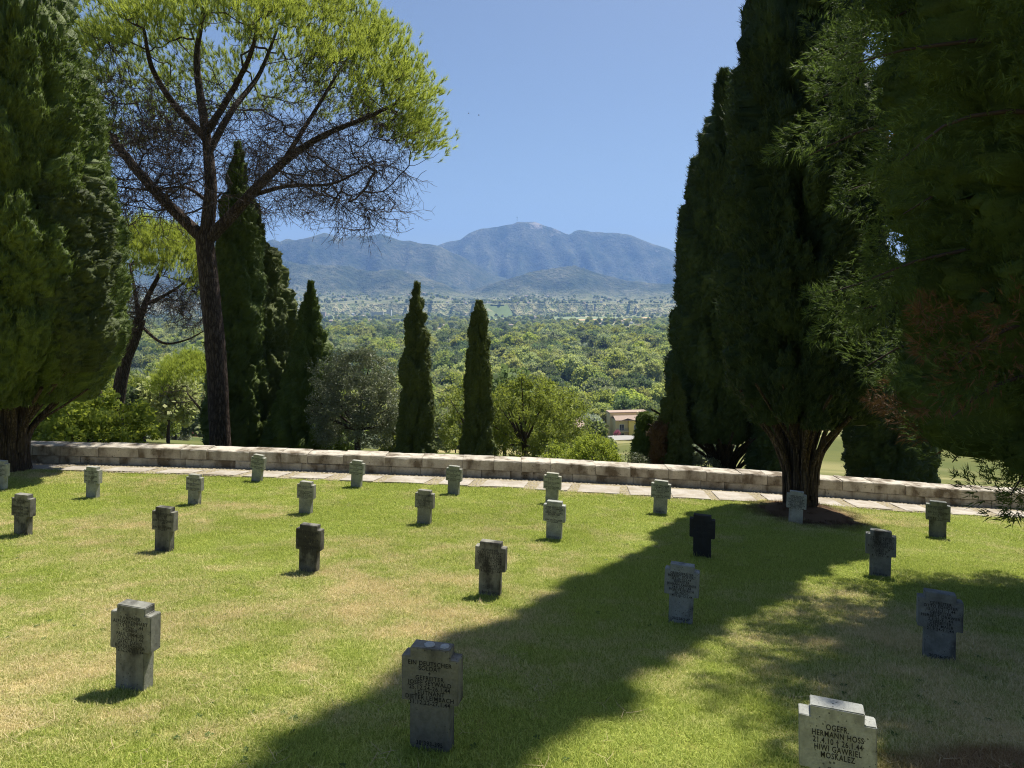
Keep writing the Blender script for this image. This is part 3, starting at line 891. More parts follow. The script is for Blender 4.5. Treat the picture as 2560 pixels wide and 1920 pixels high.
# behind the pine
cypress('cypress', 'slim green cypress directly right of the big pine trunk', -12.8, 32.4, on_hill(-12.8, 32.4), .2, 15.0,
        [(0, 1.4), (.09, 1.45), (.38, 1.22), (.58, 1.0), (.76, .66), (.93, .24), (1, .02)],
        M_CYP, 601, 420, 75, 1.0, .1, .012, (0.2, .4, .3, 0), out=.3, lobes=.12, fat=.2, res=.072)
cypress('cypress', 'dark cypress leaning cone between the pine and its smaller green neighbour', -12.6, 34.3, on_hill(-12.6, 34.3), .2, 12.7,
        [(0, 2.4), (.3, 2.2), (.5, 1.85), (.66, 1.4), (.75, 1.0), (.83, .5), (.93, .16), (1, .02)],
        M_CYP_OLIVE, 611, 460, 70, 1.1, .1, .012, (0.22, .4, .3, 0), out=.32, lobes=.16, fat=.2, res=.08)
cypress('cypress', 'short green cypress with a sunlit bushy foot at the right of the pine group', -9.2, 31.6, on_hill(-9.2, 31.6), .1, 8.4,
        [(0, 2.5), (.16, 2.1), (.36, 1.45), (.51, 1.05), (.67, .75), (.83, .42), (.94, .17), (1, .02)],
        M_CYP, 621, 320, 75, .9, .1, .012, (0.18, .3, .3, 0), out=.34, lobes=.18, fat=.2, res=.06)
# the pair in the middle
cypress('cypress', 'slender pointed cypress in the middle, left one of the pair', -3.32, 24.0, on_hill(-3.32, 24.0), .1, 6.85,
        [(0, .74), (.1, .72), (.3, .55), (.5, .46), (.7, .36), (.85, .25), (.95, .12), (1, .02)],
        M_CYP_OLIVE, 631, 300, 85, .5, .06, .009, (0.14, .3, .3, 0), out=.22, lobes=.09, fat=.2, res=.04, rough=.024)
cypress('cypress', 'slender blunt topped cypress in the middle, right one of the pair', -1.16, 24.0, on_hill(-1.16, 24.0), .1, 6.3,
        [(0, .7), (.1, .66), (.3, .46), (.5, .40), (.7, .33), (.85, .27), (.95, .19), (1, .06)],
        M_CYP_OLIVE, 641, 300, 85, .48, .06, .009, (0.14, .3, .3, 0), out=.2, lobes=.09, fat=.2, res=.04, rough=.024)
cypress('cypress', 'small rounded cypress beside the yellow house, just behind the wall', 5.43, 28.0, on_hill(5.43, 28.0), .1, 2.85,
        [(0, .56), (.2, .56), (.5, .46), (.75, .34), (.92, .18), (1, .03)],
        M_CYP, 651, 110, 100, .5, .07, .009, (0.12, .2, .2, 0), out=.22, lobes=.1)
t = cypress('cypress', 'mid sized cypress with a dead brown flank beside the dark pointed cypress', 6.1, 26.0, on_hill(6.1, 26.0), .1, 4.2,
        [(0, .62), (.2, .58), (.45, .46), (.7, .34), (.88, .2), (1, .03)],
        M_CYP_OLIVE, 661, 140, 100, .5, .07, .009, (0.12, .2, .2, 0), out=.22, lobes=.12)
V, F = plume_crown(664, .7, 2.6, [(0, .1), (.3, .28), (.7, .25), (1, .03)], 26, 120, .45, .1, .015, lobes=.2)
V += np.array([-.5, 0, 0]); obj('dead_flank', V, F, M_DRY, t)
cypress('cypress', 'broad dark cypress behind the wall, half hidden by the drooping tree', 14.3, 26.0, on_hill(14.3, 26.0), .1, 8.0,
        [(0, 1.25), (.15, 1.35), (.4, 1.15), (.7, .7), (.9, .3), (1, .03)],
        M_CYP_DARK, 671, 260, 70, .95, .09, .012, (0.2, .3, .3, 0), out=.3, lobes=.18)
cypress('cypress', 'low dark cypress glimpsed between the two splayed trunks behind the wall', 9.6, 25.0, on_hill(9.6, 25.0), .1, 3.6,
        [(0, .85), (.2, .9), (.5, .7), (.8, .4), (1, .03)],
        M_CYP_DARK, 681, 90, 110, .8, .09, .012, (0.15, .3, .3, 0), out=.3, lobes=.18)

# ------------------------------------------------------------------ the drooping conifer at the right edge
def drooping_conifer():
    r = np.random.default_rng(900)
    x0, y0 = 8.35, 9.1
    zb = float(G(x0, y0))
    t = empty('drooping_conifer', (x0, y0, zb))
    tag(t, 'large dark conifer with feathery hanging boughs filling the right edge', 'conifer')
    Vt, Ft = multi_stem_trunk(901, .34, 2.2, 1.3, 7)
    obj('trunk', Vt, Ft, M_BARK2, t, True)
    prof_z = np.array([1.55, 1.8, 2.2, 2.7, 3.4, 4.6, 6.0, 7.6, 9.0, 11, 13, 15.5])
    prof_r = np.array([1.7, 2.6, 3.1, 3.5, 3.7, 3.95, 4.25, 4.3, 4.4, 4.1, 3.2, .8])
    n_b = 170
    bough_parts = []
    acc = {False: ([], [], []), True: ([], [], [])}
    for i in range(n_b):
        z = 1.5 + 12.8 * (i + r.random()) / n_b
        th = i * 2.39996 + r.normal(0, .3)
        R = np.interp(z, prof_z, prof_r) * r.uniform(.74, 1.06) - .15
        c, s = math.cos(th), math.sin(th)
        rise = 0.5
        pts = np.array([(0.1 * c, .1 * s, z - .2), (R * .4 * c, R * .4 * s, z + rise * .8), (R * .78 * c, R * .78 * s, z + rise * .5), (R * c, R * s, z - .15 + r.normal(0, .15))])
        P = spline(pts, 9)
        bough_parts.append(tube(P, np.linspace(.05, .008, 9), 5, 0.05, i))
        isdry = r.random() < 0.03
        for u in (.55, .68, .78, .88, .96):          # masses of foliage along the outer bough
            q = P[int(u * 8)] + r.normal(0, .2, 3)
            L = r.uniform(.7, 1.35); rad = r.uniform(.24, .4)
            m = 122 if c < .35 else 20
            v = r.random(m); ph = r.uniform(0, 6.28, m)
            rr = rad * np.sin(np.pi * np.clip(v * .8 + .2, 0, 1)) * r.random(m) ** .3 * 1.1
            ax = norm(np.array([c * .8, s * .8, -.25 + r.normal(0, .55)]) + r.normal(0, .25, 3))
            sN, tN = frames(ax[None]); sN, tN = sN[0], tN[0]
            rd = np.cos(ph)[:, None] * sN + np.sin(ph)[:, None] * tN
            p = q + ax * ((v - .35) * L)[:, None] + rd * rr[:, None]
            d = norm(ax * .8 + rd * .8 + np.array([0, 0, .3]) + r.normal(0, .3, (m, 3)))
            sd = norm(np.cross(d, r.normal(0, 1, (m, 3))))
            for k_, (fo, sp_) in enumerate(((0, .55), (.0, -.55), (.035, .0), (.05, .45))):   # a flat little fan of sprays
                A_ = acc[bool(isdry and u > .6)]
                A_[0].append(p + d * fo); A_[1].append(norm(d + sd * sp_)); A_[2].append(np.full(m, .095))
    V, F = plume_crown(905, 1.85, 15.3, [((z_ - 1.85) / 13.45, r_ * .66 + .02) for z_, r_ in zip(prof_z[1:], prof_r[1:])], 640, 150, .8, .1, .011, out=.8, fat=.24, lobes=.34, res=.08, rough=.07)
    obj('inner_foliage', V, F, M_THUJA, t)
    V, F = merge(bough_parts); obj('boughs', V, F, M_TWIG, t)
    for nm, key, mt in (('foliage', False, M_THUJA), ('dead_foliage', True, M_DRY)):
        pp, dd, ll = (np.concatenate(q) for q in acc[key]); n = len(pp)
        V, F = sprays(pp, dd, ll * r.uniform(.6, 1.5, n), .0075 * r.uniform(.7, 1.4, n), r, .1)
        obj(nm, V, F, mt, t)
    return t
drooping_conifer()

# ------------------------------------------------------------------ stone pines
def grow(nodes, parents, targets, r, step=0.4, sag=0.12):
    """join every target to the nearest grown branch by a curved shoot"""
    cap = len(nodes) + len(targets) * 24
    N = np.zeros((cap, 3)); PR = np.full(cap, -1); n = len(nodes)
    N[:n] = nodes; PR[:n] = parents
    D = np.array([np.min(np.linalg.norm(nodes - q, axis=1)) for q in targets])
    tips = []
    for k_ in np.argsort(D):
        q = targets[k_]
        v = q - N[:n]
        d = np.linalg.norm(v, axis=1)
        cost = d * (1 + 0.9 * np.clip(-v[:, 2] / np.maximum(d, .01) + 0.1, 0, 1))
        i = int(np.argmin(cost))
        m = max(2, int(d[i] / step))
        a = N[i]
        mid = (a + q) / 2 + np.array([0, 0, -sag * d[i]]) + r.normal(0, .05 * d[i], 3)
        last = i
        for s in range(1, m + 1):
            u = s / m
            pt = (1 - u) ** 2 * a + 2 * u * (1 - u) * mid + u * u * q
            if n >= cap: break
            N[n] = pt + (r.normal(0, .02, 3) if s < m else 0); PR[n] = last; last = n; n += 1
        tips.append(last)
    return N[:n], PR[:n], np.array(tips)

def radii(PR, n0, r0, tip=0.005, p=2.25):
    n = len(PR)
    acc = np.zeros(n); kids = np.zeros(n, int)
    for i in range(n):
        if PR[i] >= 0: kids[PR[i]] += 1
    acc[kids == 0] = tip ** p
    for i in range(n - 1, -1, -1):
        if PR[i] >= 0: acc[PR[i]] += acc[i]
    return acc ** (1 / p)

def pine(name, label, foot, limbs, trunk_pts, trunk_r, centre, rad, n_t, seed, needle=.17, tuft_per=9, n_twig=900, elev=-.08, twig_len=.8, tk=1.0, flat=.42):
    r = np.random.default_rng(seed)
    t = empty(name, foot)
    tag(t, label, 'pine tree')
    foot = np.array(foot)
    # skeleton: trunk then limbs, all as node chains
    nodes, par = [], []
    Pt = spline(np.array(trunk_pts) - foot, 30)
    V, F = tube(Pt, np.interp(np.linspace(0, 1, 30), [0, .05, .3, 1], [trunk_r * 1.5, trunk_r * 1.12, trunk_r, trunk_r * .86]), 28, .02, seed, .05, 6)
    obj('trunk', V, F, M_BARK, t, True)
    nodes.append(Pt[-1]); par.append(-1)
    limb_v = []
    for L in limbs:
        pts = np.array(L['p']) - foot
        P = spline(pts, 6 * len(pts))
        rr = np.linspace(L['r'][0], L['r'][1], len(P))
        limb_v.append(tube(P, rr, 10, .03, seed + len(nodes)))
        last = 0 if L.get('from') is None else L['from']
        for i in range(3, len(P), 2):
            nodes.append(P[i]); par.append(last); last = len(nodes) - 1
    V, F = merge(limb_v); obj('limbs', V, F, M_BARK, t, True)
    # branch tips fill an umbrella-shaped shell; bare shoots fill the inside
    def shell(m, lo, hi, e0, e1):
        a = r.uniform(0, 2 * math.pi, m); se = np.clip(e0 + (e1 - e0) * r.random(m) ** 0.95, -1, 1); ce = np.sqrt(1 - se ** 2)
        sh = r.uniform(lo, hi, m) * (0.9 + 0.22 * fbm(np.cos(a) * 2.2 + seed, np.sin(a) * 2.2, se * 2.5, 2))
        return np.stack([np.cos(a) * ce, np.sin(a) * ce, se], 1) * sh[:, None] * np.array(rad) + (np.array(centre) - foot)
    up_ = shell(n_t * 4, .84, 1.0, elev, 1)
    q_ = (up_ - (np.array(centre) - foot)) / np.array(rad); az = np.arctan2(q_[:, 1], q_[:, 0])
    up_ = up_[q_[:, 2] / np.maximum(np.linalg.norm(q_, axis=1), .01) > flat * np.sin(az) ** 2][:n_t]; n_t = len(up_); n_in = int(n_t * .55)
    tg = np.concatenate([up_, shell(n_in, .4, .95, -.5, .35)])
    N, PR, tips = grow(np.array(nodes), np.array(par), tg, r, .4 * tk)
    inv = np.empty(len(tg), int); DD = np.array([np.min(np.linalg.norm(np.array(nodes) - q, axis=1)) for q in tg]); inv = np.argsort(DD)
    green_tip = inv < n_t
    R = np.minimum(radii(PR, 0, 0, .0065 * tk), .075 * tk)
    n0 = len(nodes)
    idx = np.arange(n0, len(N)); idx = idx[PR[idx] >= 0]
    A, B = N[PR[idx]], N[idx]
    thick = R[idx] > .022
    ps = []
    for m, sides in ((thick, 6), (~thick, 4)):
        ii = idx[m]
        ps.append(seg_tubes(A[m], B[m] + (B[m] - A[m]) * .04, np.minimum(R[PR[ii]], R[ii] * 1.25), R[ii], sides))
    V, F = merge(ps); obj('branches', V, F, M_TWIG, t)['kind'] = 'stuff'
    # bare dead twigs under the canopy
    low = idx[(N[idx][:, 2] < np.quantile(N[idx][:, 2], .62))]
    qn = (N[low] - (np.array(centre) - foot)) / np.array(rad); low = low[np.linalg.norm(qn, axis=1) < .86]
    src = r.choice(low, n_twig)
    sp_ = []
    p = N[src] + r.normal(0, .03, (n_twig, 3))
    base_d = N[src] - N[PR[src]]
    d = norm(norm(base_d) * .8 + r.normal(0, .7, (n_twig, 3)) + np.array([0, 0, -.45]))
    L = twig_len * r.uniform(.4, 1.3, n_twig)
    sA, sB, sR = [], [], []
    cur = p
    for s in range(4):
        nx = cur + d * (L / 4)[:, None]
        sA.append(cur); sB.append(nx); sR.append(np.full(n_twig, .0085 * tk - .0013 * s))
        for q in range(2):
            dd = norm(d + r.normal(0, .75, (n_twig, 3)))
            e = nx + dd * (L * .28 * r.uniform(.5, 1.2, n_twig))[:, None]
            sA.append(nx); sB.append(e); sR.append(np.full(n_twig, .0048 * tk))
        cur = nx; d = norm(d + r.normal(0, .22, (n_twig, 3)) + np.array([0, 0, -.06]))
    sA, sB, sR = np.concatenate(sA), np.concatenate(sB), np.concatenate(sR)
    V, F = seg_tubes(sA, sB, sR, sR * .7, 3)
    obj('dead_twigs', V, F, M_TWIG, t)['kind'] = 'stuff'
    # needle tufts
    tips = tips[green_tip]
    n = len(tips)
    tp = np.repeat(N[tips], tuft_per, 0); td = norm(np.repeat(N[tips] - N[PR[tips]], tuft_per, 0))
    m = len(tp)
    rel = norm(tp - (np.array(centre) - foot) + np.array([0, 0, .001]))
    c0 = tp + r.normal(0, .2 * tk, (m, 3)) * np.array([1, 1, .65])
    ax = norm(rel * .55 + td * .35 + np.array([0, 0, .75]) + r.normal(0, .25, (m, 3)))
    nn = 29
    v = r.random((m, nn))
    dirs = norm(ax[:, None] * .95 + r.normal(0, .33, (m, nn, 3)))
    pos = c0[:, None] + ax[:, None] * (v * .14 * tk)[..., None]
    V, F = sprays(pos.reshape(-1, 3), dirs.reshape(-1, 3), needle * r.uniform(.7, 1.25, m * nn), .005 * tk * r.uniform(.8, 1.5, m * nn), r)
    obj('needles', V, F, M_PINE, t)
    return t

def at(x, y, Y):          # where the sight line of a measured point meets depth Y
    return ((x - 1106) / 1495 * Y, Y, -(y - 650) / 1495 * Y)
zf = on_hill(-8.6, 20.6)
pine('stone_pine', 'big umbrella pine with a straight furrowed trunk behind the wall', (-12.6, 30.0, -8.2), [
    dict(p=[at(440, 515, 30.0), at(392, 470, 29.9), at(322, 398, 29.6), at(262, 325, 29.3), at(205, 245, 29.0), at(160, 130, 28.7)], r=(0.290, 0.087)),
    dict(p=[at(444, 520, 30.0), at(455, 420, 30.1), at(450, 330, 30.3), at(438, 240, 30.4), at(425, 130, 30.4), at(440, 20, 30.4)], r=(0.319, 0.087)),
    dict(p=[at(452, 515, 30.0), at(505, 460, 30.0), at(562, 398, 29.9), at(625, 340, 29.7), at(700, 292, 29.4), at(800, 250, 29.3), at(890, 205, 29.3)], r=(0.290, 0.051)),
    dict(p=[at(450, 330, 30.3), at(500, 240, 31.1), at(560, 160, 32.4), at(600, 60, 33.2)], r=(0.174, 0.058)),
    dict(p=[at(445, 300, 30.3), at(380, 230, 29.3), at(330, 150, 27.9), at(310, 60, 26.8)], r=(0.174, 0.058)),
    dict(p=[at(450, 280, 30.3), at(500, 200, 29.0), at(540, 120, 27.3), at(560, 40, 26.2)], r=(0.160, 0.051)),
    dict(p=[at(535, 425, 30.0), at(620, 402, 30.1), at(720, 396, 30.4), at(810, 350, 30.7)], r=(0.109, 0.029)),
    dict(p=[at(455, 440, 30.0), at(400, 405, 30.6), at(320, 410, 31.1), at(230, 400, 31.5)], r=(0.087, 0.029)),
    dict(p=[at(610, 352, 29.7), at(680, 240, 30.1), at(740, 140, 30.6)], r=(0.116, 0.043)),
  ], [at(480, 1050, 30.0), at(476, 960, 30.0), at(468, 780, 30.0), at(452, 610, 30.0), at(440, 500, 30.0)], .42,
  at(535, 335, 30.1), (8.3, 6.7, 7.7), 1250, 1001, .27, 8, 3600, .0, 1.2, 1.5, .5)
pine('stone_pine', 'smaller leaning pine with a dome crown left of the big pine trunk', (-20.8, 36.0, on_hill(-20.8, 36.0)), [
    dict(p=[at(302, 690, 36.0), at(320, 640, 36.0), at(345, 590, 36.0), at(360, 540, 36.0)], r=(0.177, 0.054)),
    dict(p=[at(300, 700, 36.0), at(350, 740, 35.6), at(400, 735, 35.4), at(440, 715, 35.1)], r=(0.082, 0.027)),
    dict(p=[at(300, 690, 36.0), at(290, 620, 36.4), at(280, 570, 37.0)], r=(0.122, 0.041)),
    dict(p=[at(310, 660, 36.0), at(370, 630, 35.4), at(410, 600, 34.7)], r=(0.109, 0.041)),
  ], [at(240, 1010, 36.0), at(250, 900, 36.0), at(268, 790, 36.0), at(290, 730, 36.0), at(302, 690, 36.0)], .32,
  at(330, 640, 36.0), (3.3, 2.9, 3.9), 380, 1011, .26, 9, 1000, -.05, .95, 1.3)
t = empty('pine_stump_trunk', (-21.4, 36.6, on_hill(-21.4, 36.6)))
tag(t, 'second bare pine trunk rising behind the left cypress beside the leaning pine', 'pine tree')
f0 = np.array(t.location)
V, F = tube(spline([np.array(at(228, 1010, 36.6)) - f0, np.array(at(222, 930, 36.6)) - f0, np.array(at(206, 840, 36.6)) - f0, np.array(at(190, 700, 36.6)) - f0, np.array(at(180, 560, 36.6)) - f0], 20), np.linspace(.33, .19, 20), 20, .02, 5, .05)
obj('trunk', V, F, M_BARK, t, True)
pine('stone_pine', 'low yellow green pine further down the slope behind the big trunk', (-19.0, 44.0, on_hill(-19.0, 44.0)), [
    dict(p=[at(452, 905, 44), at(430, 880, 44), at(405, 850, 44)], r=(.12, .04)),
    dict(p=[at(452, 905, 44), at(455, 860, 44), at(450, 820, 44)], r=(.12, .04)),
  ], [at(465, 1000, 44), at(460, 950, 44), at(452, 905, 44)], .16,
  at(412, 850, 44), (2.2, 2.2, 2.5), 240, 1021, .26, 8, 160, -.05, .7)

# ------------------------------------------------------------------ broadleaf trees and shrubs
def leafy(seed, rad, n_cl, n_lf, cl_r, leaf, fill=.35, bottom=-.7, aspect=.55):
    r = np.random.default_rng(seed)
    a = r.uniform(0, 6.283, n_cl); se = bottom + (1 - bottom) * r.random(n_cl); se = np.clip(se, -.98, .98)
    ce = np.sqrt(1 - se ** 2)
    sh = (fill + (1 - fill) * np.sqrt(r.random(n_cl))) * (.82 + .36 * fbm(np.cos(a) * 2 + seed, np.sin(a) * 2, se * 2, 2))
    c = np.stack([np.cos(a) * ce, np.sin(a) * ce, se], 1) * sh[:, None] * np.array(rad)
    cr = cl_r * r.uniform(.6, 1.35, n_cl)
    p = norm(r.normal(0, 1, (n_cl, n_lf, 3))) * (r.random((n_cl, n_lf, 1)) ** .45) * cr[:, None, None] * np.array([1, 1, .75]) + c[:, None]
    d = norm(r.normal(0, 1, (n_cl, n_lf, 3)) + norm(c)[:, None] * .5)
    n = n_cl * n_lf
    L = leaf * r.uniform(.6, 1.4, n)
    V, F = leaves(p.reshape(-1, 3), d.reshape(-1, 3), L, L * aspect * .5, r)
    return V, F, c

def broad_tree(name, label, cat, x, y, h, rad, mat, seed, n_cl, n_lf, cl_r, leaf, trunk_r=.12, group=None, lift=0.0, stems=1, **kw):
    zb = on_hill(x, y)
    t = empty(name, (x, y, zb)); tag(t, label, cat, group)
    V, F, c = leafy(seed, rad, n_cl, n_lf, cl_r, leaf, **kw)
    cz = h - rad[2]
    V[:, 2] += cz; c = c + np.array([0, 0, cz])
    obj('crown', V, F, mat, t)
    r = np.random.default_rng(seed + 5)
    parts = []
    for s in range(stems):
        a = 6.28 * s / stems + r.random(); o = np.array([math.cos(a), math.sin(a), 0]) * trunk_r * (stems > 1)
        fork = np.array([o[0] * 3, o[1] * 3, max(.4, cz - rad[2] * .45)])
        parts.append(tube(spline([o + [0, 0, -.3], o + [0, 0, .2], fork], 9), np.linspace(trunk_r * 1.25, trunk_r * .8, 9), 9, .04, seed))
        for q in c[r.choice(len(c), 14 // stems + 2, replace=False)]:
            parts.append(tube(spline([fork, fork * .5 + q * .5 + r.normal(0, .12, 3) * trunk_r * 3, q], 8), np.linspace(trunk_r * .5, trunk_r * .12, 8), 6, .04, seed))
    V, F = merge(parts); obj('trunk', V, F, M_TWIG, t, True)
    return t

broad_tree('holm_oak', 'round grey green evergreen oak left of the slender cypress pair', 'tree', -6.25, 28.0, 5.0, (1.95, 1.8, 2.3), M_OAK, 701, 330, 110, .34, .085, .14)
broad_tree('broadleaf_tree', 'leafy mid green tree behind the right slender cypress', 'tree', .55, 31.0, 4.35, (2.15, 1.9, 2.1), M_BROAD, 711, 260, 95, .34, .1, .13)
broad_tree('broadleaf_tree', 'thin leafed green tree between the slender cypress pair', 'tree', -2.0, 33.5, 4.4, (1.5, 1.5, 2.0), M_BROAD, 713, 110, 80, .32, .1, .1)
broad_tree('broadleaf_tree', 'dense green tree half hidden right behind the leafy middle tree', 'tree', 2.0, 36.0, 4.6, (2.0, 1.9, 2.2), M_BROAD, 719, 190, 90, .36, .11, .13)
broad_tree('bright_shrub', 'bright lime green shrub left of the yellow house', 'shrub', 3.15, 26.5, 1.85, (1.05, 1.0, .95), M_BRIGHT, 721, 120, 75, .22, .075, .05, None, 0, 3, aspect=.6)
broad_tree('bright_shrub', 'small lime shrub low behind the wall between green tree and house', 'shrub', 1.9, 27.5, 1.5, (.8, .8, .75), M_BRIGHT, 723, 70, 70, .2, .075, .05, None, 0, 2)
broad_tree('grey_shrub', 'greyish shrub peeping over the wall left of the small cypress', 'shrub', 4.75, 27.0, 1.25, (.7, .7, .7), M_OAK, 725, 60, 70, .2, .06, .04, None, 0, 2)
broad_tree('grey_shrub', 'greyish shrub over the wall right of the dead flanked cypress', 'shrub', 7.35, 26.0, 1.2, (.8, .7, .7), M_OAK, 727, 60, 70, .2, .06, .04, None, 0, 2)
broad_tree('fig_shrub', 'yellow green large leafed shrub behind the wall right of the left cypress', 'shrub', -14.2, 23.6, 2.35, (2.0, 1.5, 1.25), M_BRIGHT, 731, 150, 60, .3, .13, .06, None, 0, 3, aspect=.8)
broad_tree('fig_shrub', 'yellow green shrub with a pale forked stem under the left cypress crown', 'shrub', -16.3, 25.2, 2.5, (1.5, 1.4, 1.3), M_BRIGHT, 733, 120, 55, .3, .13, .06, None, 0, 2, aspect=.8)
broad_tree('broadleaf_tree', 'dark green tree on the slope left of the red house', 'tree', -33.0, 62.0, 6.5, (3.6, 3.2, 3.2), M_BROAD, 737, 170, 80, .6, .2, .2)
# ------------------------------------------------------------------ grave crosses
def cross_mesh(seed):
    """upright slab with short stout arms and a stepped head, 1 unit tall above the turf"""
    r = np.random.default_rng(seed)
    W, S, T = .285, .1985, .080
    a0, a1 = .485, .912
    out = [(-S, -.16), (S, -.16), (S, a0), (W, a0), (W, a1), (S, a1), (S, 1), (-S, 1), (-S, a1), (-W, a1), (-W, a0), (-S, a0)]
    bm = bmesh.new()
    fr = [bm.verts.new((x, -T, z)) for x, z in out]; bk = [bm.verts.new((x, T, z)) for x, z in out]
    bm.faces.new(fr); bm.faces.new(bk[::-1])
    n = len(out)
    for i in range(n): bm.faces.new((fr[i], bk[i], bk[(i + 1) % n], fr[(i + 1) % n]))
    bmesh.ops.recalc_face_normals(bm, faces=bm.faces[:])
    bmesh.ops.bevel(bm, geom=bm.edges[:], offset=.0075, segments=2, affect='EDGES')
    for v in bm.verts: v.co += Vector(r.normal(0, .0012, 3))
    me = bpy.data.meshes.new('grave_cross'); bm.to_mesh(me); bm.free()
    me.materials.append(M_CROSS)
    return me

def text_mesh(body, size, res=2, spacing=.82):
    cu = bpy.data.curves.new('lettering', 'FONT')
    cu.body = body; cu.size = size; cu.align_x = 'CENTER'; cu.align_y = 'TOP'
    cu.space_line = spacing; cu.resolution_u = res; cu.offset = size * .016
    cu.space_character = 1.12
    o = bpy.data.objects.new('lettering', cu)
    C.objects.link(o)
    dg = bpy.context.evaluated_depsgraph_get()
    me = bpy.data.meshes.new_from_object(o.evaluated_get(dg))
    C.objects.unlink(o); bpy.data.objects.remove(o); bpy.data.curves.remove(cu)
    me.materials.clear(); me.materials.append(M_INK)
    return me

UNK = 'EIN DEUTSCHER\nSOLDAT\n+\nEIN DEUTSCHER\nSOLDAT\n+\nEIN DEUTSCHER\nSOLDAT'
GR = (.33, .33, .29)
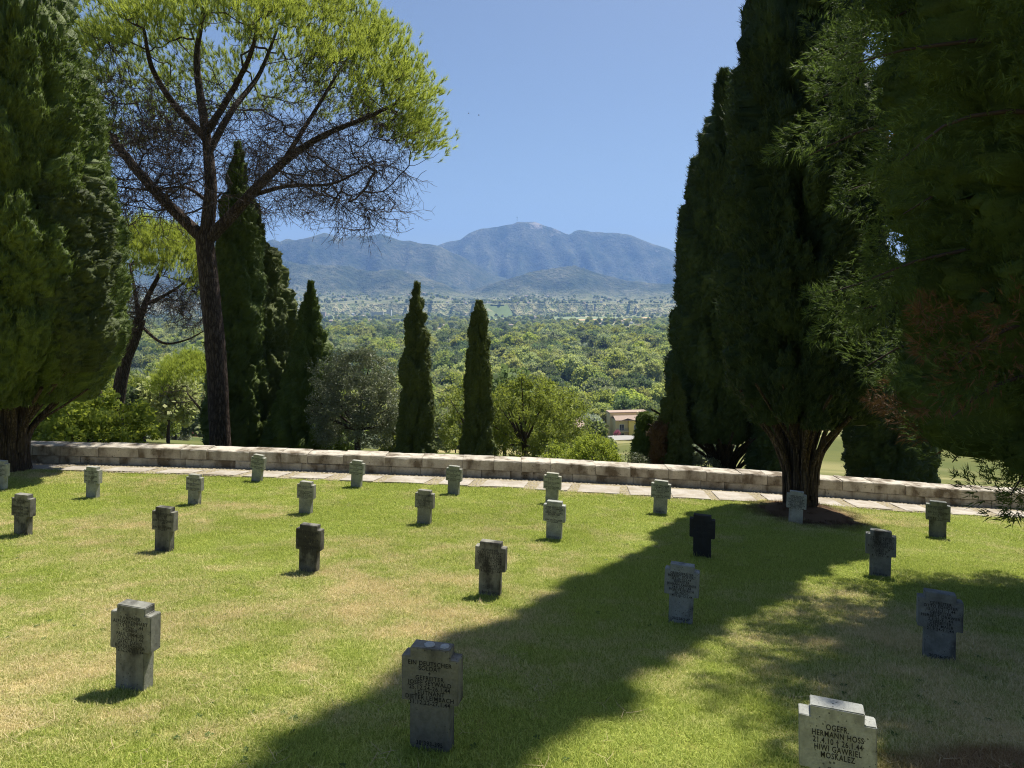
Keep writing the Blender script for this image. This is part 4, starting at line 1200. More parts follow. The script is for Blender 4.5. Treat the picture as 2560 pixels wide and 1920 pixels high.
#      x      y     height yaw  tilt  lean colour stain text plot label
CROSSES = [
 (-3.10, 5.68, .700, 15, 1.2, GR, .48, 'KANONIER\nALFRED REINHART\n17.9.26-27.1.44\nPIONIER\nPAUL GIMMLER\n17.5.25-25.1.44\nGREN. DAVID\nREIKERSDORFER\n12.12.24-27.1.44', None, 'nearest grave cross at the left front, grey stone spotted with black lichen'),
 (-.54, 4.68, .700, 13, .2, (.25, .24, .21), .46, 'EIN DEUTSCHER\nSOLDAT\n+\nGEFREITER\nJOSEF SEYWALD\n25.12.24-26.1.44\nLEUTNANT\nDIETER LEIMBACH\n31.12.22-27.1.44', '30/393-395', 'dark weathered grave cross at the bottom centre with two white lichen discs on top'),
 (-.28, 8.84, .700, 14, 1.5, (.34, .33, .28), .52, 'FELDWEBEL\nOTTO ROBENEST\n13.12.18-13.1.44\nUNTEROFFIZIER\nGEORG FISCHER\n29.10.09-14.2.44\nGEFREITER\nFELIX HANUS\n16.3.24-11.1.44', '30/261-263', 'sunlit spotted grave cross at the very centre of the lawn, short shadow on its left'),
 (1.92, 7.88, .668, 19, 2.0, (.30, .32, .31), .28, 'OBERGEFREITER\nHERBERT HOSTERT\n8.5.20-13.1.44\nGEFREITER\nJOHANN KAUSSNER\n24.8.22-9.1.44\nPION. FRIEDRICH\nULLRICH\n14.10.00-12.1.44', '30/258-260', 'blue grey grave cross in the tree shade right of centre, lettering clearly legible'),
 (4.18, 6.78, .672, 23, 1.0, (.21, .225, .22), .36, 'GEFREITER\nOTTO EDHOFER\n15.3.12-11.1.44\nGEFREITER\nHERBERT DRAWER\n2.1.22-9.1.44\nGEFREITER\nJOSEF MAIER\n21.9.24-9.1.44', '30/256-258', 'dark grey shaded grave cross near the right edge above the nearest pale one'),
 (-2.89, 9.86, .684, 14, 1.4, (.27, .26, .22), .62, UNK, None, 'black stained grave cross left of the central one, third row from the front'),
 (-5.51, 10.97, .700, 14, 1.2, (.28, .27, .23), .62, UNK, None, 'black stained grave cross with a pale capped head, between left edge and centre'),
 (-8.37, 11.85, .715, 15, 1.0, (.30, .29, .25), .56, UNK, None, 'dark streaked grave cross close to the left edge, second nearest on that side'),
 (.76, 12.49, .700, 16, 1.2, (.36, .37, .34), .28, 'OBERGEFREITER\nJOSEF OBERMEIER\n22.4.12-31.1.44\nGREN. GERHARD\nKLEINKAMP\n13.9.23\n+\nEIN DEUTSCHER\nSOLDAT', '30/127-129', 'pale grey grave cross just right of centre, hiding the foot of another behind it'),
 (-1.71, 13.49, .665, 15, 1.6, (.30, .29, .25), .45, 'EIN DEUTSCHER\nSOLDAT\nOGEFR.\nWALTER HERRMANN\n28.3.07 + 25.5.44\nFUNKER RUDOLF\nHERRMANN\n20.10.07 + 25.5.44', None, 'brownish grave cross in the middle, straight below the left slender cypress'),
 (-4.21, 14.13, .665, 15, 1.6, (.36, .35, .30), .38, 'EIN DEUTSCHER\nSOLDAT\n+\nOGEFR. JOHANN\nBILLMANN\n4.9.19-25.5.44\nEIN DEUTSCHER\nSOLDAT', None, 'light grey grave cross left of the brownish middle one, second row from the path'),
 (-6.74, 14.69, .655, 15, 1.5, (.34, .34, .29), .38, UNK, None, 'grey grave cross in the second row from the path, below the big pine trunk'),
 (-9.17, 15.14, .690, 15, .8, (.38, .38, .33), .30, UNK, None, 'light grave cross in the second row from the path, below the leaning pine'),
 (-6.44, 17.47, .680, 16, 5.2, (.36, .36, .31), .28, UNK, None, 'leaning light grave cross at the path edge below the pine group'),
 (-3.85, 17.13, .672, 16, 2.6, (.37, .37, .32), .26, UNK, None, 'light grave cross at the path edge in front of the evergreen oak'),
 (-1.41, 16.68, .690, 16, 2.2, (.34, .34, .30), .32, UNK, None, 'light grave cross at the path edge in front of the slender cypress pair'),
 (.92, 16.03, .715, 17, 2.2, (.40, .39, .33), .24, UNK, None, 'light grave cross at the path edge, its foot hidden behind another cross'),
 (3.29, 15.38, .745, 18, 2.4, (.37, .37, .33), .24, 'GEFR. WILHELM\nADAM KOTZ\n1.8.11-25.5.44\nEIN DEUTSCHER\nSOLDAT\n+\nEIN DEUTSCHER\nSOLDAT', '30/36-34', 'light grave cross at the path edge below the small rounded cypress'),
 (6.15, 15.02, .705, 20, 2.8, (.50, .50, .47), .10, 'GEFR. ALFRED\nSCHNEIDER\n18.9.24-14.5.44\nGRENADIER\nFRANZ OTZKA\n25.2.24 - 1944\nOBERGEFREITER\nJOSEF TEPE\n30.3.13 - 1.2.44', None, 'palest clean grave cross directly beside the trunk of the lawn cypress'),
 (3.15, 11.47, .712, 20, .6, (.055, .057, .062), .55, UNK, None, 'almost black grave cross on the shadow edge left of the lawn cypress'),
 (5.60, 10.54, .720, 24, 1.6, (.24, .25, .24), .40, 'OBERGEFREITER\nEGON STRAUBE\n30.1.19-2.2.44\nSCHUETZE\nRUDOLF SCHWARZ\n30.9.24-30.1.44\nGEFREITER\nA. MEIER\n8.12.10-3.1.44', '30/122-124', 'grey shaded grave cross between the lawn cypress and the dark right edge cross'),
 (8.77, 14.27, .755, 24, 1.4, (.20, .21, .20), .42, UNK, None, 'dark grave cross under the hanging tips of the drooping conifer'),
 (1.78, 3.79, .675, 21, -.2, (.37, .38, .355), .30, 'OGEFR.\nHERMANN HOSS\n21.4.10 \u2020 26.1.44\nHIWI GAWRIEL\nMOSKALEZ\n\nHIWI\nWENEDIKT FROLOW', None, 'large pale grave cross cut off by the bottom edge at the right'),
 (-11.66, 15.8, .670, 15, .5, (.42, .42, .36), .25, UNK, None, 'light grave cross cut off by the left picture edge'),
]
cms = [cross_mesh(70 + i) for i in range(5)]
for i, (x, y, h, yaw, tilt, colr, stain, txt, plot, label) in enumerate(CROSSES):
    o = bpy.data.objects.new('grave_cross', cms[i % 5]); C.objects.link(o)
    o.location = (x, y, float(G(x, y)))
    o.rotation_euler = (Matrix.Rotation(math.radians(tilt), 3, 'Y') @ Matrix.Rotation(math.radians(-yaw), 3, 'Z')).to_euler()
    o.scale = (h, h, h)
    o.color = colr + (stain,)
    tag(o, label, 'grave cross', 'stone grave crosses on the lawn')
    near = y < 9
    lines = txt.count('\n') + 1
    size = .0585 if lines >= 9 else .062
    if i == 22: size = .066
    me = text_mesh(txt, size, 3 if near else 1, .80 if i != 22 else .86)
    co = np.zeros(len(me.vertices) * 3, np.float32); me.vertices.foreach_get('co', co); co = co.reshape(-1, 3)
    wmax = co[:, 0].max() - co[:, 0].min()
    sx = min(1.3, .485 / wmax)
    V = np.stack([co[:, 0] * sx, np.full(len(co), -.0830), co[:, 1] + (.885 if i != 22 else .875)], 1)
    me.vertices.foreach_set('co', V.astype(np.float32).ravel()); me.update()
    t_ = bpy.data.objects.new('inscription', me); link(t_, o)
    if plot:
        me = text_mesh(plot, .062, 2 if near else 1)
        co = np.zeros(len(me.vertices) * 3, np.float32); me.vertices.foreach_get('co', co); co = co.reshape(-1, 3)
        V = np.stack([co[:, 0] * .85, np.full(len(co), -.0830), co[:, 1] + .125], 1)
        me.vertices.foreach_set('co', V.astype(np.float32).ravel()); me.update()
        t_ = bpy.data.objects.new('plot_number', me); link(t_, o)
    if i == 1:
        for lx, lr in ((-.03, .055), (.125, .045)):
            a = np.linspace(0, 6.283, 19)[:-1]; rr = lr * (1 + np.random.default_rng(int(lr * 1e4)).normal(0, .05, 18))
            V = np.concatenate([np.stack([lx + rr * np.cos(a), .003 + rr * np.sin(a), np.full(18, .999)], 1), np.stack([lx + rr * .96 * np.cos(a), .003 + rr * .96 * np.sin(a), np.full(18, 1.006)], 1), [[lx, .003, 1.0075]]])
            F = [(q, (q + 1) % 18, 18 + (q + 1) % 18) for q in range(18)] + [(q, 18 + (q + 1) % 18, 18 + q) for q in range(18)] + [(18 + q, 18 + (q + 1) % 18, 36) for q in range(18)]
            obj('lichen_disc', V, F, M_LICHEN, o)
# ------------------------------------------------------------------ houses on the slope
M_YELLOW = mat_plain('yellow_render', (0.88, 0.70, 0.20), 0.85, .06, .6)
M_CREAM = mat_plain('cream_render', (0.70, 0.60, 0.34), 0.85, .08, .6)
M_WHITE = mat_plain('white_render', (0.72, 0.70, 0.66), 0.85, .08, .6)
M_RED = mat_plain('red_render', (0.50, 0.15, 0.12), 0.85, .1, .6)
M_PINKW = mat_plain('pink_render', (0.58, 0.42, 0.36), 0.85, .1, .4)
M_TILE = mat_plain('terracotta_tile', (0.36, 0.27, 0.21), 0.9, .25, 2.5)
M_GREYROOF = mat_plain('grey_roof_sheet', (0.42, 0.42, 0.40), 0.6, .12, 1.5)
M_GLASS = mat_plain('dark_window_glass', (0.03, 0.035, 0.04), 0.15, .1, 1, .6)
M_FRAME = mat_plain('white_window_frame', (0.7, 0.7, 0.68), 0.6, .03)
M_RAIL = mat_plain('grey_railing', (0.25, 0.25, 0.25), 0.5, .1)
M_ROAD = mat_plain('pale_asphalt', (0.2, 0.195, 0.185), 0.95, .12, .8)
M_PAVE = mat_plain('pale_concrete', (0.3, 0.29, 0.26), 0.95, .12, .8)
M_FENCE = mat_plain('dark_fence', (0.08, 0.09, 0.08), 0.7, .1)
M_BLUESHED = mat_plain('violet_grey_sheet', (0.30, 0.30, 0.38), 0.6, .1, .3)
M_WHEAT = mat_plain('ripe_wheat', (0.56, 0.38, 0.19), 0.95, .12, .02)
M_MEADOW = mat_plain('green_crop', (0.20, 0.24, 0.11), 0.95, .15, .02)
M_DRYFIELD = mat_plain('dry_meadow', (0.42, 0.36, 0.2), 0.95, .15, .02)

def gable(bm, x0, x1, y0, y1, z, rise, over, axis='x', mi=0, th=.22):
    x0 -= over; x1 += over; y0 -= over; y1 += over
    if axis == 'x':
        m = (y0 + y1) / 2
        pr = [(y0, z), (m, z + rise), (y1, z), (y1, z + th), (m, z + rise + th), (y0, z + th)]
        A = [bm.verts.new((x0, a, b)) for a, b in pr]; B = [bm.verts.new((x1, a, b)) for a, b in pr]
    else:
        m = (x0 + x1) / 2
        pr = [(x0, z), (m, z + rise), (x1, z), (x1, z + th), (m, z + rise + th), (x0, z + th)]
        A = [bm.verts.new((a, y0, b)) for a, b in pr]; B = [bm.verts.new((a, y1, b)) for a, b in pr]
    bm.faces.new(A); bm.faces.new(B[::-1])
    for i in range(6): bm.faces.new((A[i], B[i], B[(i + 1) % 6], A[(i + 1) % 6]))
    bmesh.ops.recalc_face_normals(bm, faces=bm.faces[:])

def gable_part(name, args, mat, parent):
    bm = bmesh.new(); gable(bm, *args); return bm_obj(name, bm, mat, parent)

def tri_wall(name, x0, x1, y, z, rise, mat, parent, dy=.2):
    bm = bmesh.new()
    A = [bm.verts.new(p) for p in ((x0, y, z), (x1, y, z), ((x0 + x1) / 2, y, z + rise))]
    B = [bm.verts.new((v.co.x, y + dy, v.co.z)) for v in A]
    bm.faces.new(A); bm.faces.new(B[::-1])
    for i in range(3): bm.faces.new((A[i], B[i], B[(i + 1) % 3], A[(i + 1) % 3]))
    bmesh.ops.recalc_face_normals(bm, faces=bm.faces[:])
    return bm_obj(name, bm, mat, parent)

def window(parent, x, z, w, h, y, arch=False):
    f = box_part('window', (x - w / 2 - .12, x + w / 2 + .12, y - .06, y + .02, z - .1, z + h + (.12 if not arch else -.0)), M_FRAME, parent)
    p = box_part('pane', (x - w / 2, x - .05, y - .085, y - .063, z, z + h), M_GLASS, f)
    p = box_part('pane', (x + .05, x + w / 2, y - .085, y - .063, z, z + h), M_GLASS, f)
    if arch:
        a = np.linspace(0, math.pi, 13)
        for nm, r_, yy_, mt in (('arch_frame', w / 2 + .12, y - .06, M_FRAME), ('arch_pane', w / 2, y - .09, M_GLASS)):
            V = [(x, yy_, z + h)] + [(x + r_ * math.cos(q), yy_, z + h + r_ * math.sin(q)) for q in a]
            V += [(p_[0], y + .02, p_[2]) for p_ in V]
            F = [(0, q, q + 1) for q in range(1, 13)] + [(q, q + 14, q + 15) for q in range(1, 13)] + [(q, q + 15, q + 1) for q in range(1, 13)]
            obj(nm, V, F, mt, f)
    return f

# the yellow house
hx, hy = 43.0, 245.0
hz = on_hill(hx, hy) - .6
h = empty('yellow_house', (hx, hy, hz)); h.rotation_euler[2] = math.radians(8)
tag(h, 'three storey yellow house with terracotta roof, arched windows and balconies', 'house')
box_part('wall', (-6.2, -1.6, 1.2, 5.5, -3, 7.6), M_CREAM, h)
box_part('wall', (-1.6, 6.4, 0, 5.5, -3, 7.4), M_YELLOW, h)
box_part('rear_block', (-7.0, 7.0, 5.52, 10, -3, 9.3), M_CREAM, h)
box_part('parapet', (-7.2, 7.2, 5.3, 10.2, 9.303, 9.6), M_TILE, h)
gable_part('roof', (-6.2, 6.4, 0, 5.2, 7.45, 1.2, .45, 'x'), M_TILE, h)
gable_part('front_gable_roof', (-4.9, .5, -.2, 2.2, 7.25, .9, .35, 'y'), M_TILE, h)
tri_wall('gable_wall', -4.9, .5, .35, 7.3, .85, M_CREAM, h)
for z in (1.1, 4.2):
    window(h, .9, z, 1.2, 1.2, -.002, True); window(h, 4.6, z, 1.2, 1.2, -.002, True)
    window(h, -3.9, z - .3, 1.5, 2.0, 1.198)
    bx = box_part('balcony', (-6.3, -1.7, -.2, 1.18, z - .75, z - .5), M_CREAM, h)
    box_part('railing', (-6.3, -1.7, -.2, -.12, z + .35, z + .43), M_RAIL, bx)
    for q in np.linspace(-6.25, -1.75, 12): box_part('baluster', (q - .03, q + .03, -.19, -.13, z - .5, z + .35), M_RAIL, bx)
window(h, .9, -2.2, 1.4, 1.6, -.002); box_part('chimney', (2.4, 3.0, 3.4, 4.0, 8.0, 9.9), M_CREAM, h)
fw = empty('garden_wall', (hx - 1, hy - 6.5, on_hill(hx - 1, hy - 6.5))); tag(fw, 'grey garden wall with pale posts before the yellow house', 'wall')
box_part('panel', (-7, 8, -.1, .1, -.5, 1.3), mat_plain('grey_panel', (.3, .3, .3)), fw)
for q in (-7, -3.2, .6, 4.4, 8): box_part('post', (q - .25, q + .25, -.25, .25, -.5, 1.6), M_WHITE, fw)
# red house, terracotta house
hx, hy = -90.0, 200.0; hz = on_hill(hx, hy)
h = empty('red_house', (hx, hy, hz)); h.rotation_euler[2] = math.radians(-14)
tag(h, 'low red house with a pale grey roof beside the big pine trunk', 'house')
box_part('wall', (-3.5, 6, 0, 7, -2, 3.2), M_RED, h)
gable_part('roof', (-3.5, 6, 0, 7, 3.22, 1.9, .5, 'x'), M_GREYROOF, h)
gable_part('porch_roof', (.2, 3.4, -1.2, 3, 2.6, .9, .2, 'y'), M_GREYROOF, h)
tri_wall('porch_gable', .2, 3.4, -.9, 2.62, .85, M_RED, h)
box_part('porch_post', (.2, .5, -.9, -.6, -2, 2.6), M_RED, h); box_part('porch_post', (3.1, 3.4, -.9, -.6, -2, 2.6), M_RED, h)
window(h, -1.6, .8, 1.1, 1.3, -.002); window(h, 4.7, .8, 1.1, 1.3, -.002)
d = box_part('door', (1.2, 2.4, -.06, .02, -.4, 1.9), M_GLASS, h)
box_part('chimney', (3.6, 4.2, 2.2, 2.8, 4.2, 6.0), M_RED, h)
hx, hy = 14.8, 180.0; hz = on_hill(hx, hy)
h = empty('white_house', (hx, hy, hz)); h.rotation_euler[2] = math.radians(25)
tag(h, 'white house under a terracotta roof half hidden by the bright shrub', 'house')
box_part('wall', (-4, 5, 0, 8, -3, 3.1), M_WHITE, h)
gable_part('roof', (-4, 5, 0, 8, 3.12, 2.2, .6, 'x'), M_TILE, h)
window(h, -1.5, .5, 1.2, 1.4, -.002); window(h, 2.6, .5, 1.2, 1.4, -.002)
box_part('chimney', (1.6, 2.3, 4.6, 5.3, 4.4, 6.4), M_WHITE, h)
# road below the yellow house
def ribbon(name, pts, w, mat, lift, label):
    P = spline(np.array([(a, b, 0) for a, b in pts]), 60)
    d = norm(np.gradient(P, axis=0)); s = np.stack([-d[:, 1], d[:, 0], d[:, 2] * 0], 1)
    L_, R_ = P + s * w / 2, P - s * w / 2
    zc = terrain(P[:, 0], P[:, 1])
    L_[:, 2] = zc + lift; R_[:, 2] = zc + lift
    V = np.stack([L_, R_], 1).reshape(-1, 3)
    F = [(2 * i, 2 * i + 1, 2 * i + 3, 2 * i + 2) for i in range(59)]
    o = obj(name, V, F, mat); tag(o, label, None, None, 'structure')
ribbon('road', [(-20, 214), (15, 226), (45, 231), (80, 229), (120, 215)], 6.5, M_ROAD, .25, 'pale road passing below the yellow house')
ribbon('pavement', [(24, 219.5), (45, 222.5), (66, 222)], 7, M_PAVE, .55, 'pale paved forecourt below the road')
broad_tree('oleander', 'pink flowering small tree at the corner of the yellow house garden', 'tree', 35.8, 236.0, 3.2, (1.1, 1.1, 1.2), M_PINK, 741, 40, 40, .4, .2, .1)

# ------------------------------------------------------------------ valley trees, each a thing nearby, a mass beyond
def far_tree_mesh(seed, rad, h, mat, n_cl, n_lf, cl_r, leaf):
    V, F, c = leafy(seed, rad, n_cl, n_lf, cl_r, leaf, .45, -.6, .9)
    V[:, 2] += h - rad[2]
    T = tube([(0, 0, -2), (0, 0, h * .3), (0.2, 0, h * .7)], [.32, .26, .1], 6)
    V2, F2 = merge([(V, F), T])
    me = mesh_data('valley_tree', V2, F2)
    me.materials.append(mat); me.materials.append(M_TWIG)
    mi = np.zeros(len(F2), np.int32); mi[len(F):] = 1
    me.polygons.foreach_set('material_index', mi); me.update()
    return me
SPEC = [((5.2, 5.2, 5.2), 11.5, 0), ((4.2, 4.2, 6.3), 14.5, 1), ((4.8, 4.8, 4.0), 8.5, 2), ((5.6, 5.6, 5.8), 12.5, 3), ((4.0, 4.0, 5.6), 13.0, 0), ((5.4, 5.4, 5.6), 12.5, 1), ((3.2, 3.2, 3.0), 6.5, 2), ((4.6, 4.6, 4.6), 10.0, 0)]
FT = [far_tree_mesh(800 + i, r_, h_, M_FAR[m_], 80, 42, 1.6, .78) for i, (r_, h_, m_) in enumerate(SPEC)]
rv = np.random.default_rng(77)
def wood_density(x, y):
    return fbm(x / 120 + 5, y / 170, 0, 3)
cand = []
yy_ = 46.0
while yy_ < 4500:
    step = 8.5 if yy_ < 1150 else (10 if yy_ < 2400 else 14)
    dx = step
    xs_ = np.arange(-.66 * yy_, .42 * yy_, dx)
    X = xs_ + rv.normal(0, dx * .32, len(xs_)); Y = yy_ + rv.normal(0, step * .4, len(xs_))
    T = X / Y
    vis = ((T > -.37) & (T < .29)) | (T < -.41)
    w = wood_density(X, Y)
    if yy_ < 1150:
        k_ = vis & (rv.random(len(X)) < np.where(w > .36, .95, .35))
    else:
        k_ = vis & (rv.random(len(X)) < np.where(w > .56, .6, np.where(w > .5, .16, .05)) * np.interp(yy_, [1150, 3300, 4500], [.9, .35, .25]))
    k_ &= ~((np.abs(X - 46) < 16) & (np.abs(Y - 242) < 24)) & ~((X > 22) & (X < 62) & (Y > 120) & (Y < 236))
    k_ &= ~((np.abs(X + 90) < 10) & (np.abs(Y - 200) < 10)) & ~((np.abs(X + 83) < 14) & (Y > 120) & (Y < 200)) & ~((np.abs(X - 15) < 8) & (np.abs(Y - 182) < 8)) & ~((X > 9) & (X < 20) & (Y > 110) & (Y < 180))
    k_ &= ~((T > .135) & (T < .225) & (Y < 240)) & ~((T > .07) & (T < .1) & (Y < 178)) & ~((T > -.475) & (T < -.43) & (Y < 198))
    k_ &= ~((Y > 2450) & (Y < 3150) & (X > 130) & (X < 560) & (rv.random(len(X)) < .95))
    k_ &= ~((np.abs(Y - 420 - X * .12) < 9) & (rv.random(len(X)) < .9))
    cand.append(np.stack([X, Y], 1)[k_])
    yy_ += step * (1.0 if yy_ < 1150 else 1.25)
cand = np.concatenate(cand)
# trees right on the slope stay small so that the view stays open
Zc = terrain(cand[:, 0], cand[:, 1])
n = len(cand)
zone = fbm(cand[:, 0] / 70 + 40, cand[:, 1] / 110, 0, 2)
kind = np.where(zone > .58, rv.choice([1, 5, 1, 0], n), np.where(zone < .42, rv.choice([2, 6, 0, 3], n), rv.choice([0, 7, 4, 3, 5], n)))
kind = np.where(rv.random(n) < .25, rv.integers(0, 8, n), kind)
size = rv.uniform(.55, 1.4, n) * np.interp(cand[:, 1], [46, 110, 260, 420, 1200, 1600, 3000], [.38, .5, .75, 1.3, 1.75, 1.2, 1.1])
rotz = rv.uniform(0, 6.283, n)
near = cand[:, 1] < 200
order = np.argsort(cand[:, 1])
single = order[:290]
srcs = [None] * 8
for i in single:
    kd = int(kind[i])
    o = bpy.data.objects.new('valley_tree', FT[kd]); C.objects.link(o)
    o.location = (cand[i, 0], cand[i, 1], Zc[i] - .3); o.rotation_euler = (0, 0, rotz[i])
    o.scale = (size[i], size[i], size[i] * rv.uniform(.9, 1.12))
    tag(o, ['green round crowned tree in the woodland down the slope', 'tall yellow green tree in the woodland down the slope', 'silvery grey green tree in the woodland down the slope', 'dark green tree in the woodland down the slope',
            'slender green tree in the woodland down the slope', 'broad yellow green tree in the woodland down the slope', 'small silvery bush in the woodland down the slope', 'mid green tree in the woodland down the slope'][kd], 'tree', 'woodland trees down the slope')
    if srcs[kd] is None: srcs[kd] = o
rest = order[290:]
for kd in range(8):
    m = rest[kind[rest] == kd]
    if srcs[kd] is None:
        i = m[0]; m = m[1:]
        o = bpy.data.objects.new('valley_tree', FT[kd]); C.objects.link(o)
        o.location = (cand[i, 0], cand[i, 1], Zc[i] - .3); tag(o, 'lone tree of the far woodland edge', 'tree', 'woodland trees down the slope'); srcs[kd] = o
    pts = np.stack([cand[m, 0], cand[m, 1], Zc[m] - .3], 1)
    s_ = np.stack([size[m], size[m], size[m] * rv.uniform(.9, 1.15, len(m))], 1)
    r_ = np.stack([np.zeros(len(m)), np.zeros(len(m)), rotz[m]], 1)
    o = scatter('woodland', pts, r_, s_, srcs[kd])
    tag(o, ['green', 'tall yellow green', 'silvery', 'dark green', 'slender green', 'broad yellow green', 'low silvery', 'mid green'][kd] + ' trees massed as woodland across the valley', 'woodland', None, 'stuff')

# ------------------------------------------------------------------ fields and far houses
def field(label, x0, x1, y0, y1, skew, mat):
    V = [(x0, y0, PLAIN + .9), (x1, y0 + skew, PLAIN + .9), (x1 + 30, y1 + skew, PLAIN + .9), (x0 + 40, y1, PLAIN + .9)]
    V = [(a, b, float(terrain(np.array([a]), np.array([b]))[0]) + .9) for a, b, c_ in V]
    o = obj('field', V, [(0, 1, 2, 3)], mat); tag(o, label, None, None, 'structure')
field('long ripe golden field in the valley', 215, 520, 2620, 2800, 130, M_WHEAT)
field('green crop field behind the golden one', 130, 560, 2830, 3150, 60, M_MEADOW)
field('golden strip at the right of the green field', 470, 640, 2950, 3120, 40, M_WHEAT)
field('pale dry field left of the slender cypress', -330, -130, 2350, 2480, 0, M_DRYFIELD)
field('pale dry field between the cypress pair', -270, -60, 2050, 2180, 20, M_DRYFIELD)
field('green meadow left in the valley', -430, -300, 1500, 1640, 0, M_MEADOW)
field('small dry meadow left in the valley', -300, -240, 1330, 1460, 0, M_DRYFIELD)
field('narrow golden strip in the middle of the valley', -60, 60, 2450, 2520, 10, M_WHEAT)

def house_mesh(seed, w, d, hh, wall, roof, flat=False):
    bm = bmesh.new(); bm_box(bm, -w / 2, w / 2, -d / 2, d / 2, -2, hh, 0)
    n0 = len(bm.faces)
    if flat: bm_box(bm, -w / 2 - .3, w / 2 + .3, -d / 2 - .3, d / 2 + .3, hh + .003, hh + .6, 1)
    else: gable(bm, -w / 2, w / 2, -d / 2, d / 2, hh + .01, d * .2, .6, 'x')
    bm.faces.ensure_lookup_table()
    for f in bm.faces[n0:]: f.material_index = 1
    # window openings on the long walls
    nw = max(2, int(w / 3.2))
    for fl in range(max(1, int(hh / 3))):
        for q in range(nw):
            x = -w / 2 + (q + .5) * w / nw
            for sgn in (-1, 1):
                n1 = len(bm.faces)
                bm_box(bm, x - .55, x + .55, sgn * d / 2 - .03 - (.02 if sgn < 0 else -.02), sgn * d / 2 + .03 + (-.02 if sgn < 0 else .02), fl * 3 + .9, fl * 3 + 2.3, 2)
    me = bpy.data.meshes.new('village_house'); bm.to_mesh(me); bm.free()
    for m in (wall, roof, M_GLASS): me.materials.append(m)
    return me
HM = [house_mesh(0, 13, 10, 6.2, M_WHITE, M_TILE), house_mesh(1, 11, 9, 6.0, M_CREAM, M_TILE), house_mesh(2, 16, 10, 6.5, M_PINKW, M_TILE), house_mesh(3, 12, 10, 9, M_WHITE, M_TILE), house_mesh(4, 24, 12, 5, M_WHITE, M_GREYROOF, True), house_mesh(5, 14, 9, 5.5, M_YELLOW, M_TILE), house_mesh(6, 10, 10, 6.5, M_WHITE, M_GREYROOF)]
HL = ['white house with tiled roof among the far valley trees', 'cream house with tiled roof among the far valley trees', 'long pinkish house with tiled roof among the far valley trees', 'three storey white house with tiled roof in the far valley', 'long white flat roofed shed in the far valley', 'yellowish house with tiled roof among the far valley trees', 'white house with grey roof among the far valley trees']
rh = np.random.default_rng(5)
cnt = 0
while cnt < 290:
    Y = rh.uniform(1250, 4700) if cnt > 120 else rh.uniform(1180, 2400)
    T = rh.uniform(-.35, .27)
    X = T * Y
    townish = (np.exp(-((T + .24) / .1) ** 2) * (2300 < Y < 4300) + np.exp(-((T + .02) / .09) ** 2) * (2900 < Y) + .18 + .3 * (vnoise(np.array([X / 220]), np.array([Y / 260]))[0] > .62))
    if rh.random() > townish: continue
    if 2500 < Y < 3200 and 100 < X < 600: continue
    kd = int(rh.choice(7, p=[.26, .2, .12, .14, .08, .08, .12]))
    o = bpy.data.objects.new('village_house', HM[kd]); C.objects.link(o)
    s = rh.uniform(.85, 1.2)
    o.location = (X, Y, float(terrain(np.array([X]), np.array([Y]))[0]) + .1); o.rotation_euler = (0, 0, rh.normal(0, .6)); o.scale = (s, s, s)
    tag(o, HL[kd], 'house', 'village houses across the valley')
    cnt += 1
def block(name, label, T, Y, w, d, floors, mat, cat='apartment block', rot=0.0, roof=M_GREYROOF):
    X = T * Y
    t = empty(name, (X, Y, float(terrain(np.array([X]), np.array([Y]))[0]))); t.rotation_euler[2] = rot
    tag(t, label, cat)
    box_part('wall', (-w / 2, w / 2, 0, d, -3, floors * 3.1), mat, t)
    box_part('roof', (-w / 2 - .4, w / 2 + .4, -.4, d + .4, floors * 3.1 + .003, floors * 3.1 + .7), roof, t)
    for f in range(floors):
        box_part('balcony', (-w / 2 + 1, w / 2 - 1, -1.3, -.003, f * 3.1 + .1, f * 3.1 + 1.1), M_WHITE, t)
        box_part('window_band', (-w / 2 + 1.2, w / 2 - 1.2, -.05, .02, f * 3.1 + 1.3, f * 3.1 + 2.6), M_GLASS, t)
    return t
block('apartment_block', 'white four storey block at the far edge of the woods right of centre', (1345 - 1106) / 1495, 1190, 20, 12, 4, M_WHITE)
block('apartment_block', 'long pinkish apartment block at the left of the far town', (655 - 1106) / 1495, 2900, 60, 14, 8, M_PINKW, rot=.1)
block('apartment_block', 'pinkish apartment block right of the long one in the far town', (690 - 1106) / 1495, 2980, 50, 14, 9, M_PINKW, rot=-.1)
block('apartment_block', 'pale apartment block left of the slender cypress in the far town', (815 - 1106) / 1495, 3100, 55, 14, 8, M_WHITE, rot=.05)
block('apartment_block', 'pale narrow apartment tower in the far town', (840 - 1106) / 1495, 3150, 22, 16, 11, M_WHITE)
block('apartment_block', 'white block just left of the slender cypress in the valley', (855 - 1106) / 1495, 2250, 26, 12, 5, M_WHITE)
t = empty('factory_shed', ((962 - 1106) / 1495 * 1950, 1950, PLAIN)); tag(t, 'long low violet grey factory shed between the slender cypresses', 'shed')
box_part('wall', (-22, 22, 0, 18, -1, 6), M_BLUESHED, t); gable_part('roof', (-22, 22, 0, 18, 6.02, 2.2, .4, 'x'), M_PINKW, t)
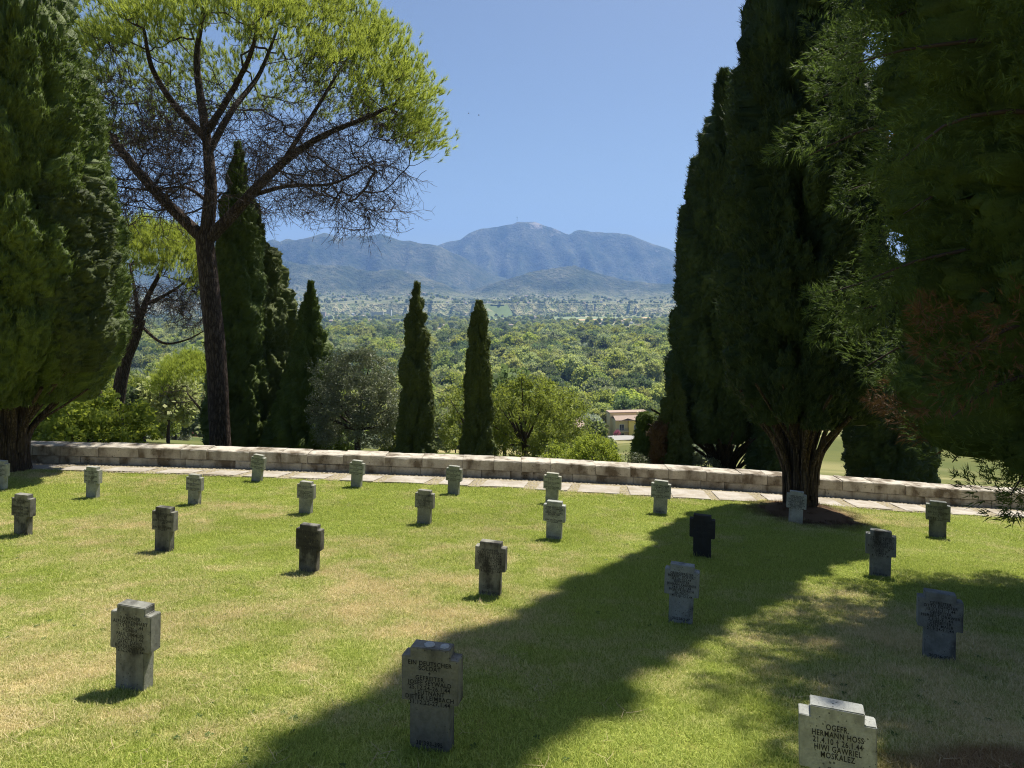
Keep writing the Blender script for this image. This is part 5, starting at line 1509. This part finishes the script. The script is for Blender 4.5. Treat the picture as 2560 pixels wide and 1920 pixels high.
# summit mast and two birds
X, Y = (1117 - 1106) / 1495 * 8600, 8600.0
Zs = max(float(terrain(np.array([X * q / 8600]), np.array([q]))[0]) for q in np.linspace(8300, 8900, 40))
t = empty('summit_cross', (X, Y - 20, Zs - 6)); tag(t, 'tiny lattice cross on the highest mountain top', 'mast')
box_part('mast', (-2.2, 2.2, -2.2, 2.2, -10, 42), M_FENCE, t); box_part('arm', (-9, 9, -1.5, 1.5, 26, 30), M_FENCE, t)
def bird(label, p, s):
    t = empty('bird', p); tag(t, label, 'bird', 'birds in the sky')
    V, F = tube(spline([(-.5, 0, 0), (-.2, 0, .02), (.25, 0, .03), (.55, 0, .06)], 8), [.01, .06, .1, .12, .12, .1, .08, .02], 6)
    obj('body', V * s, F, M_FENCE, t)
    for sg in (-1, 1):
        V = np.array([(.25, 0, .05), (-.1, 0, .05), (.22, sg * .55, .25), (-.1, sg * .5, .22), (-.05, sg * 1.1, .12)]) * s
        V = np.concatenate([V, V + np.array([0, 0, .02])])
        F = [(0, 1, 3, 2), (2, 3, 4, 4), (5, 6, 8, 7), (7, 8, 9, 9), (0, 2, 7, 5), (1, 3, 8, 6)]
        bm = bmesh.new(); vv = [bm.verts.new(q) for q in V]
        for f in F:
            f = list(dict.fromkeys(f)); bm.faces.new([vv[i] for i in f])
        bm_obj('wing', bm, M_FENCE, t)
bird('left and smaller one of two tiny birds in the sky', at(1012, 245, 120), .28)
bird('right one of two tiny birds in the sky', at(1034, 249, 110), .3)
# ------------------------------------------------------------------ haze over the valley
bm = bmesh.new(); bm_box(bm, -20500, 20500, -200, 12500, -120, 1350)
k = NT('haze_air')
pv = k.n('ShaderNodeVolumePrincipled')
pv.inputs['Color'].default_value = (0.28, 0.50, 1.0, 1)
pv.inputs['Density'].default_value = 0.00008
pv.inputs['Anisotropy'].default_value = 0.0
k.l(pv.outputs[0], k.out.inputs['Volume'])
hz_ = bm_obj('haze', bm, k.m)
tag(hz_, 'pale blue summer haze over the valley and mountains', 'haze', None, 'stuff')
